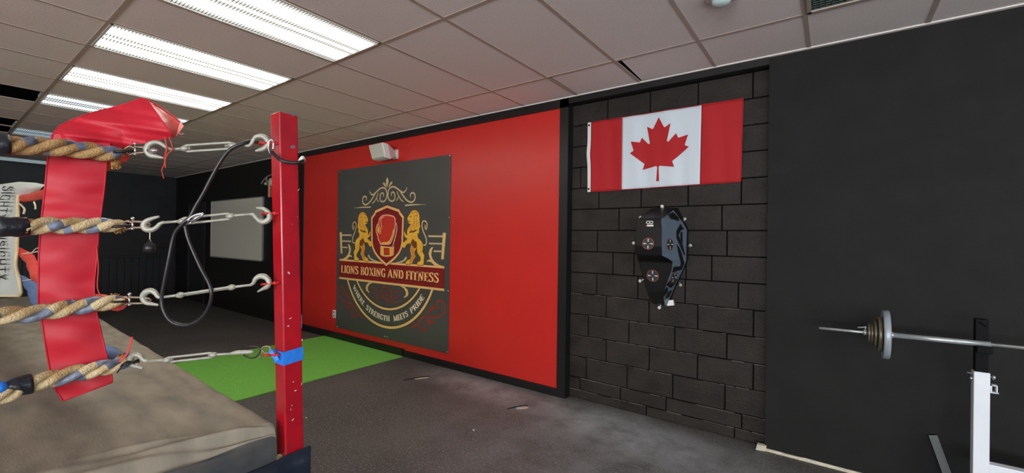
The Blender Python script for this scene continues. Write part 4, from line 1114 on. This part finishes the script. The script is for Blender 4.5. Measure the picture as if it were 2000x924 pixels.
for x, y in ((881, 303), (876, 688), (875, 569), (664, 335), (661, 428), (660, 545), (659, 638), (751, 657), (756, 658), (879, 425)):
    c = onY(x, y, PY); m = MB(); m.lathe([(0, .011), (.003, .011), (.005, .006)], (min(max(c.x, -5.988), -3.658), PY, min(max(c.z, .183), 2.516)), (0, -1, 0), 12); m.build('screw', CHROME, poster)

# sans lettering down the white pad
def pad_word(text, ys_, ye, xb, xt):
    m = MB(); tot = sum(GL[c][0] for c in text); cur = 0
    for c in text:
        w0 = GL[c][0]
        def tf(p, cur=cur, w0=w0):
            py_ = ys_ + (ye-ys_)*(cur + p.x)/tot; f = (py_-ys_)/(ye-ys_)
            px_ = xb[0]*(1-f)+xb[1]*f + ((xt[0]*(1-f)+xt[1]*f) - (xb[0]*(1-f)+xb[1]*f))*p.y
            return P(px_, py_, 3.395)
        glyph(m, c, tf, 0, sans=.085); cur += w0
    m.build('lettering', INK, wp)
pad_word('SIGHTX', 363, 430, (5, -8), (26, 10)); pad_word('INSIGHTX', 446, 549, (-9, -8), (9, 12))

# ------------------------------------------------------------------ flag
def fy(x, z): return 3.7862 - .004*sin((x+1.9)*19) - .0035*sin((x+1.9)*41 + z*3)*(.4 + (2.66-z)) - .004*sin(z*6)*max(0, (x+1.0))
FTL, FTR, FBR, FBL = (-1.899, 2.668), (-.564, 2.664), (-.575, 2.015), (-1.892, 2.000)
def fpt(u, v, off=0):
    x = (FTL[0]*(1-u)+FTR[0]*u)*(1-v) + (FBL[0]*(1-u)+FBR[0]*u)*v; z = (FTL[1]*(1-u)+FTR[1]*u)*(1-v) + (FBL[1]*(1-u)+FBR[1]*u)*v
    x += -.010*math.exp(-((v-.45)/.12)**2)*max(0, 1-u*8); z -= .012*sin(pi*v)*0
    return Vector((x, fy(x, z) - off, z))
flag = thing('wall_flag', (-1.235, YB, 2.0), 'red and white maple leaf flag hung flat on the black block wall', 'flag')
def fgrid(u0, u1, n): return [[fpt(u0+(u1-u0)*i/n, j/24) for j in range(25)] for i in range(n+1)]
u1_, u2_, u3_ = .027, .262, .771
m = MB(); m.grid(fgrid(0, u1_, 3)); m.build('header_strip', mat('flag_header', srgb(232, 232, 230), .7), flag)
m = MB(); m.grid(fgrid(u1_, u2_, 20), 0); m.grid(fgrid(u2_, u3_, 44), 1); m.grid(fgrid(u3_, 1, 20), 0)
fo = m.build('cloth', [FLAG_R, FLAG_W], flag)
for o_ in (fo,):
    md = o_.modifiers.new('thick', 'SOLIDIFY'); md.thickness = .0015; md.offset = 0
half = [(0,-2000),(332,-1348),(370,-1318),(423,-1321),(750,-1510),(546,-458),(560,-410),(610,-385),(657,-401),(1080,-855),(1185,-608),(1215,-575),(1258,-570),(1800,-685),(1614,-113),(1615,-70),(1648,-34),(1860,65),(919,827),(895,860),(899,900),(1015,1220),(156,1069),(95,1075),(58,1110),(45,1167),(90,2030)]
leaf = [(x, y) for x, y in half] + [(-x, y) for x, y in half[::-1][:-1]]
bm = bmesh.new(); vs = [bm.verts.new((x, y, 0)) for x, y in leaf]
for t in tessellate_polygon([[Vector((x, y, 0)) for x, y in leaf]]): bm.faces.new([vs[i] for i in t])
for _ in range(4):
    bmesh.ops.subdivide_edges(bm, edges=[e for e in bm.edges if e.calc_length() > 110], cuts=1, use_grid_fill=True); bmesh.ops.triangulate(bm, faces=bm.faces[:])
um = (u2_+u3_)/2 - .006
for v in bm.verts:
    v.co = fpt(um + v.co.x/4030*.84*.660/1.335, .495 + v.co.y/4030*.845, .0050)
m = MB(); m.frombm(bm, 0, True); m.build('maple_leaf', FLAG_R, flag)
for v_ in (.04, .955):
    c = fpt(.011, v_, .001); m = MB(); m.tube([c + Vector((.008*cos(a), 0, .008*sin(a))) for a in [2*pi*k/12 for k in range(12)]], .0028, 6, closed=True); m.sphere(c, .0055, 8); m.build('grommet', DARKST, flag)
m = MB(); m.tube([fpt(u/40, 0, .001) for u in range(3, 41)], .003, 6); m.tube([fpt(1, v/20, .001) for v in range(21)], .003, 6); m.tube([fpt(u/40, 1, .001) for u in range(3, 41)], .003, 6)
m.build('hem', FLAG_R, flag)

# ------------------------------------------------------------------ wall bag
bag = thing('wall_punching_bag', (-1.165, YB, 1.0), 'faceted black and blue-grey uppercut bag bolted to the block wall', 'punching bag')
BC = -1.165
# rings: z, y front, half width at front, y back, half width at back
LV = [(1.825, 3.735, .075, 3.79, .115), (1.722, 3.43, .095, 3.79, .165), (1.655, 3.415, .112, 3.79, .200), (1.50, 3.405, .112, 3.79, .205), (1.428, 3.425, .108, 3.79, .205), (1.392, 3.55, .150, 3.79, .203), (1.370, 3.60, .150, 3.79, .198), (1.12, 3.63, .090, 3.79, .095), (1.02, 3.66, .064, 3.79, .062), (.995, 3.74, .05, 3.79, .052)]
def bagring(l):
    z, yf, hf, yb, hb = l; return [Vector((BC-hb, yb, z)), Vector((BC-hf, yf, z)), Vector((BC+hf, yf, z)), Vector((BC+hb, yb, z))]
rg = [bagring(l) for l in LV]
bm = bmesh.new(); vv = [[bm.verts.new(p) for p in r] for r in rg]
for A_, B_2 in zip(vv, vv[1:]):
    for i in range(4): bm.faces.new([A_[i], A_[(i+1) % 4], B_2[(i+1) % 4], B_2[i]])
bm.faces.new(vv[0]); bm.faces.new(vv[-1][::-1])
bmesh.ops.bevel(bm, geom=[e for e in bm.edges if min(v.co.y for v in e.verts) < 3.78], offset=.010, segments=2, profile=.5, affect='EDGES')
m = MB(); m.frombm(bm); m.build('body', BAG_K, bag)
def side_pt(px, py, off=.004):
    """point on the +x flank of the bag seen at a pixel"""
    d = _ray(px, py); o_ = Vector((0, 0, CAM_H)); z = CAM_H - (py-475)/FPX*3.7
    for _ in range(14):
        for l0, l1 in zip(LV, LV[1:]):
            if l1[0] <= z <= l0[0] or l1 is LV[-1]:
                f = min(1, max(0, (l0[0]-z)/(l0[0]-l1[0]))); yf, hf, yb, hb = [l0[i]*(1-f)+l1[i]*f for i in (1, 2, 3, 4)]; break
        a = Vector((BC+hf, yf)); b = Vector((BC+hb, yb)); n = Vector(((b-a).y, -(b-a).x)).normalized(); a = a + n*off
        # ray in plan: (d.x t, d.y t) on the line through a with direction b-a
        den = d.x*n.x + d.y*n.y; t = (a.x*n.x + a.y*n.y)/den
        p = o_ + d*t
        if abs(p.z - z) < 1e-5: break
        z = z*.4 + p.z*.6
    return p
def s7(x, y): return (1230 + x/4.4, 400 + y/4.4)
def side_panel(ptsz, mt, name, off, dens=14):
    """a print lying on the flank: fan the outline into small faces so that it follows the facets"""
    tri = tessellate_polygon([[Vector((x, y, 0)) for x, y in ptsz]])
    bm = bmesh.new(); vs = [bm.verts.new((x, y, 0)) for x, y in ptsz]
    for t in tri:
        try: bm.faces.new([vs[i] for i in t])
        except ValueError: pass
    for _ in range(3 if dens > 8 else 2): bmesh.ops.subdivide_edges(bm, edges=bm.edges[:], cuts=1, use_grid_fill=True); bmesh.ops.triangulate(bm, faces=bm.faces[:])
    for v in bm.verts: v.co = side_pt(*s7(v.co.x, v.co.y), off)
    return bm
m = MB(); m.frombm(side_panel([(268, 125), (330, 82), (375, 45), (430, 120), (455, 150), (490, 215), (488, 300), (484, 480), (455, 560), (410, 650), (370, 740), (318, 868), (300, 868), (292, 800), (296, 740), (330, 640), (360, 560), (368, 490), (330, 462), (277, 436), (276, 300), (276, 200)], None, '', .004), 0)
m.build('grey_side_panel', BAG_G, bag)
m = MB()
for pl in ([(328, 82), (345, 78), (372, 64), (420, 108), (424, 142), (388, 128), (352, 122)], [(402, 222), (418, 195), (436, 163), (466, 210), (440, 218), (420, 262), (436, 300), (455, 340), (474, 420), (474, 445), (452, 400), (428, 345), (402, 285)], [(436, 236), (452, 232), (456, 330), (448, 322), (436, 290)],
           [(403, 335), (430, 372), (452, 430), (470, 505), (448, 558), (364, 582), (380, 532), (432, 530), (440, 505), (424, 440)],
           [(350, 650), (410, 638), (384, 690), (352, 716), (314, 690), (330, 668)], [(292, 748), (318, 706), (328, 716), (330, 742), (300, 790)], [(304, 818), (322, 768), (340, 742), (366, 736), (340, 790)]):
    m.frombm(side_panel(pl, None, '', .007, 6), 0)
m.build('side_lettering', BAG_K, bag)
def target(c, nrm, up, r, name):
    nrm = nrm.normalized(); up = (up - nrm*up.dot(nrm)).normalized(); sx = up.cross(nrm)
    m = MB(); c = c + nrm*.002
    def disc(rad, off, mi, n=28): m.poly([c + nrm*off + sx*rad*cos(2*pi*k/n) + up*rad*sin(2*pi*k/n) for k in range(n)], mi)
    disc(r, .0, 1); disc(r*.93, .0008, 2)
    for k in range(4):
        a = pi/2*k; dr = sx*cos(a) + up*sin(a); pr = nrm.cross(dr)
        m.poly([c + nrm*.0016 + dr*r*.28 - pr*r*.05, c + nrm*.0016 + dr*r*.80 - pr*r*.10, c + nrm*.0016 + dr*r*.80 + pr*r*.10, c + nrm*.0016 + dr*r*.28 + pr*r*.05], 0)
    m.build(name, [BAG_W, BAG_R, BAG_T], bag)
def front_at(px, py, l0, l1):
    p = onY(px, py, (l0[1]+l1[1])/2)
    for _ in range(8):
        f = (l0[0]-p.z)/(l0[0]-l1[0]); p = onY(px, py, l0[1]*(1-f)+l1[1]*f)
    return p, Vector((0, -(l0[0]-l1[0]), -(l1[1]-l0[1]))).normalized()
p, n = front_at(1266, 476, LV[3], LV[3+1]) if False else front_at(1266, 476, LV[2], LV[3]); target(p, n, Vector((0, 0, 1)), .047, 'target_patch')
p, n = front_at(1275, 538.5, LV[6], LV[7]); target(p, n, Vector((0, 0, 1)), .050, 'target_patch')
for px, py in ((1308.4, 477.5), (1315.7, 541.5)):
    a = side_pt(px, py, .006); b = side_pt(px+3, py, .006); c = side_pt(px, py-3, .006); n = (b-a).cross(c-a); n = n if n.x > 0 else -n
    target(a + n.normalized()*.0, n, Vector((0, 0, 1)), .047, 'target_patch')
p, n = front_at(1269.5, 437, LV[1], LV[2]); p = p + Vector((0, -.008, 0))
m = MB()
for s in (-1, 1):
    cc_ = p + Vector((s*.013, 0, .010)); m.tube([cc_ + Vector((.013*cos(a), -.001, .010*sin(a))) for a in [2*pi*k/14 for k in range(14)]], .0035, 6, 0, closed=True)
m.box((p.x-.018, p.y-.004, p.z-.022), (p.x+.030, p.y+.004, p.z-.008), 0); m.poly([p + Vector((-.036, -.004, -.022)), p + Vector((-.018, -.004, -.022)), p + Vector((-.018, -.004, -.004))], 1)
m.build('logo_patch', [BAG_W, BAG_R], bag)
for x, y in ((1293, 403), (1337.5, 427.7), (1348.6, 479.5), (1328.9, 556.8), (1287.5, 601), (1237.5, 475), (1251, 425), (1250, 549)):
    c = onY(x, y, 3.745); m = MB(); m.tube([c, Vector((c.x, 3.80, c.z))], .006, 8); m.sphere(c, .015, 10, sc=(1, .7, 1)); m.tube([Vector((c.x, 3.775, c.z)), Vector((c.x + (BC-c.x)*.14, 3.78, c.z + (1.42-c.z)*.08))], .005, 6)
    m.build('mounting_bolt', GALV if x > 1300 else WHITE_P, bag)
c = onY(1309.5, 591.5, 3.72); m = MB(); m.obox(c, Vector((.026, .006, .004)), Vector((0, .012, 0)), Vector((-.004, 0, .022))); m.tube([c, Vector((c.x-.01, 3.80, c.z))], .008, 8); m.build('mounting_clip', WHITE_P, bag)

# ------------------------------------------------------------------ rack, barbell, plates
BY, BZ = 3.3, 1.025
def barz(x): return 1.0195 + .0152*(x+.056)
bb = thing('barbell', (.7, BY, barz(.7)), 'thin steel barbell resting across the white rack', 'barbell')
m = MB(); m.cyl((-.056, BY, barz(-.056)), (.30, BY, barz(.3)), .0078, 14); m.build('bar_end', BAR_M, bb)
m = MB(); m.cyl((.285, BY, barz(.285)), (.672, BY, barz(.672)), .0145, 16); m.build('bar_sleeve', BAR_M, bb)
m = MB(); m.cyl((.668, BY, barz(.668)), (1.95, BY, barz(1.95)), .0088, 14); m.cyl((.278, BY, barz(.28)), (.290, BY, barz(.29)), .018, 16); m.build('bar_middle', BAR_M, bb)
m = MB(); m.lathe([(0, .010), (.002, .016), (.016, .016), (.018, .010)], (.156, BY, barz(.16)), (1, 0, 0), 18); m.tube([(.166, BY-.004, barz(.16)+.014), (.166, BY-.006, barz(.16)+.032)], .004, 8)
m.tube([(.130, BY-.006, barz(.16)+.026), (.172, BY-.006, barz(.16)+.033)], .0035, 6); m.sphere((.166, BY-.006, barz(.16)+.032), .007, 8); m.build('collar', BAR_M, bb)
for x0_, x1_, r_, mt, lb, nm in ((.241, .272, .139, PLATE_G, 'largest plate on the barbell, smooth grey', 0), (.220, .239, .101, PLATE_B, 'second largest plate, bronze-brown beside the grey one', 0), (.203, .217, .0765, PLATE_B, 'middle plate of the barbell stack', 0),
                             (.1895, .201, .0585, PLATE_B, 'second smallest plate, next to the middle one', 0), (.176, .187, .0575, PLATE_B, 'outermost small plate beside the collar', 0)):
    c = Vector((x0_, BY, barz((x0_+x1_)/2))); th = x1_-x0_
    t = thing('weight_plate', c, lb, 'weight plate', 'plates on the left end of the barbell')
    m = MB(); m.lathe([(th*.30, .012), (th*.28, r_*.30), (.001+th*.18, r_*.34), (th*.18, r_*.78), (0, r_*.82), (0, r_*.97), (th*.2, r_), (th*.8, r_), (th, r_*.97), (th, r_*.82), (th*.82, r_*.78), (th*.82, r_*.34), (th*.72, r_*.30), (th*.70, .012)], c, (1, 0, 0), 48)
    m.build('disc', mt, t)
rk = thing('bench_press_rack', (1.2, 3.345, 0), 'white steel barbell rack with black telescoping post', 'barbell rack')
RY = 3.345
for xa in (.615, 1.745):
    m = MB(); m.bevbox((xa, RY-.030, .05), (xa+.061, RY+.030, .877), .004); m.build('upright', WHITE_EN, rk)
    m = MB(); m.bevbox((xa+.006, RY-.024, .86), (xa+.055, RY+.024, 1.155), .003); m.tube([(xa+.02, RY-.026, 1.140), (xa+.045, RY-.026, 1.120)], .004, 6); m.build('inner_post', BLACK_EN, rk)
    bz = barz(xa) - .0145
    m = MB(); m.bevbox((xa+.002, BY-.030, bz-.030), (xa+.060, RY-.020, bz-.001), .003); m.bevbox((xa+.002, BY-.034, bz-.030), (xa+.060, BY-.022, bz+.008), .003)
    m.build('j_hook', BLACK_EN, rk)
    m = MB(); m.bevbox((xa, RY-.50, 0), (xa+.061, RY+.29, .055), .004); m.build('foot', WHITE_EN, rk)
    m = MB(); m.tube([(xa-.022, RY-.01, .863), (xa+.076, RY-.01, .855)], .0045, 8); m.tube([(xa+.071, RY-.012, .855), (xa+.081, RY-.012, .855)], .012, 12); m.sphere((xa-.006, RY-.01, .835), .009, 8); m.build('pin', CHROME, rk)
    m = MB(); m.box((xa+.061, RY-.03, .782), (xa+.067, RY+.0, .818)); m.box((xa+.061, RY-.03, .814), (xa+.087, RY+.0, .818)); m.box((xa+.083, RY-.03, .776), (xa+.087, RY+.0, .816)); m.box((xa+.061, RY-.03, .776), (xa+.091, RY+.0, .781)); m.build('bracket', WHITE_EN, rk)
m = MB(); m.bevbox((.676, RY-.026, .337), (1.745, RY+.026, .401), .004); m.build('crossbar', WHITE_EN, rk)
br = thing('steel_strut', (.6, 3.5, 0), 'dark grey flat steel strut leaning on the black wall beside the rack', 'strut')
a = onY(1821.5, 850, 3.690); b = onZ(1876, 998, .0); ax = (b-a).normalized(); sx = Vector((1, 0, 0)); sx = (sx - ax*sx.dot(ax)).normalized(); sy = ax.cross(sx)
m = MB(); m.obox((a+b)/2, ax*((b-a).length/2), sx*.020, sy*.010); m.build('flat_bar', BRACE, br)
m = MB(); m.obox(b + Vector((0, 0, .006)), Vector((.026, 0, 0)), Vector((0, .03, 0)), Vector((0, 0, .006))); m.build('foot', BRACE, br)
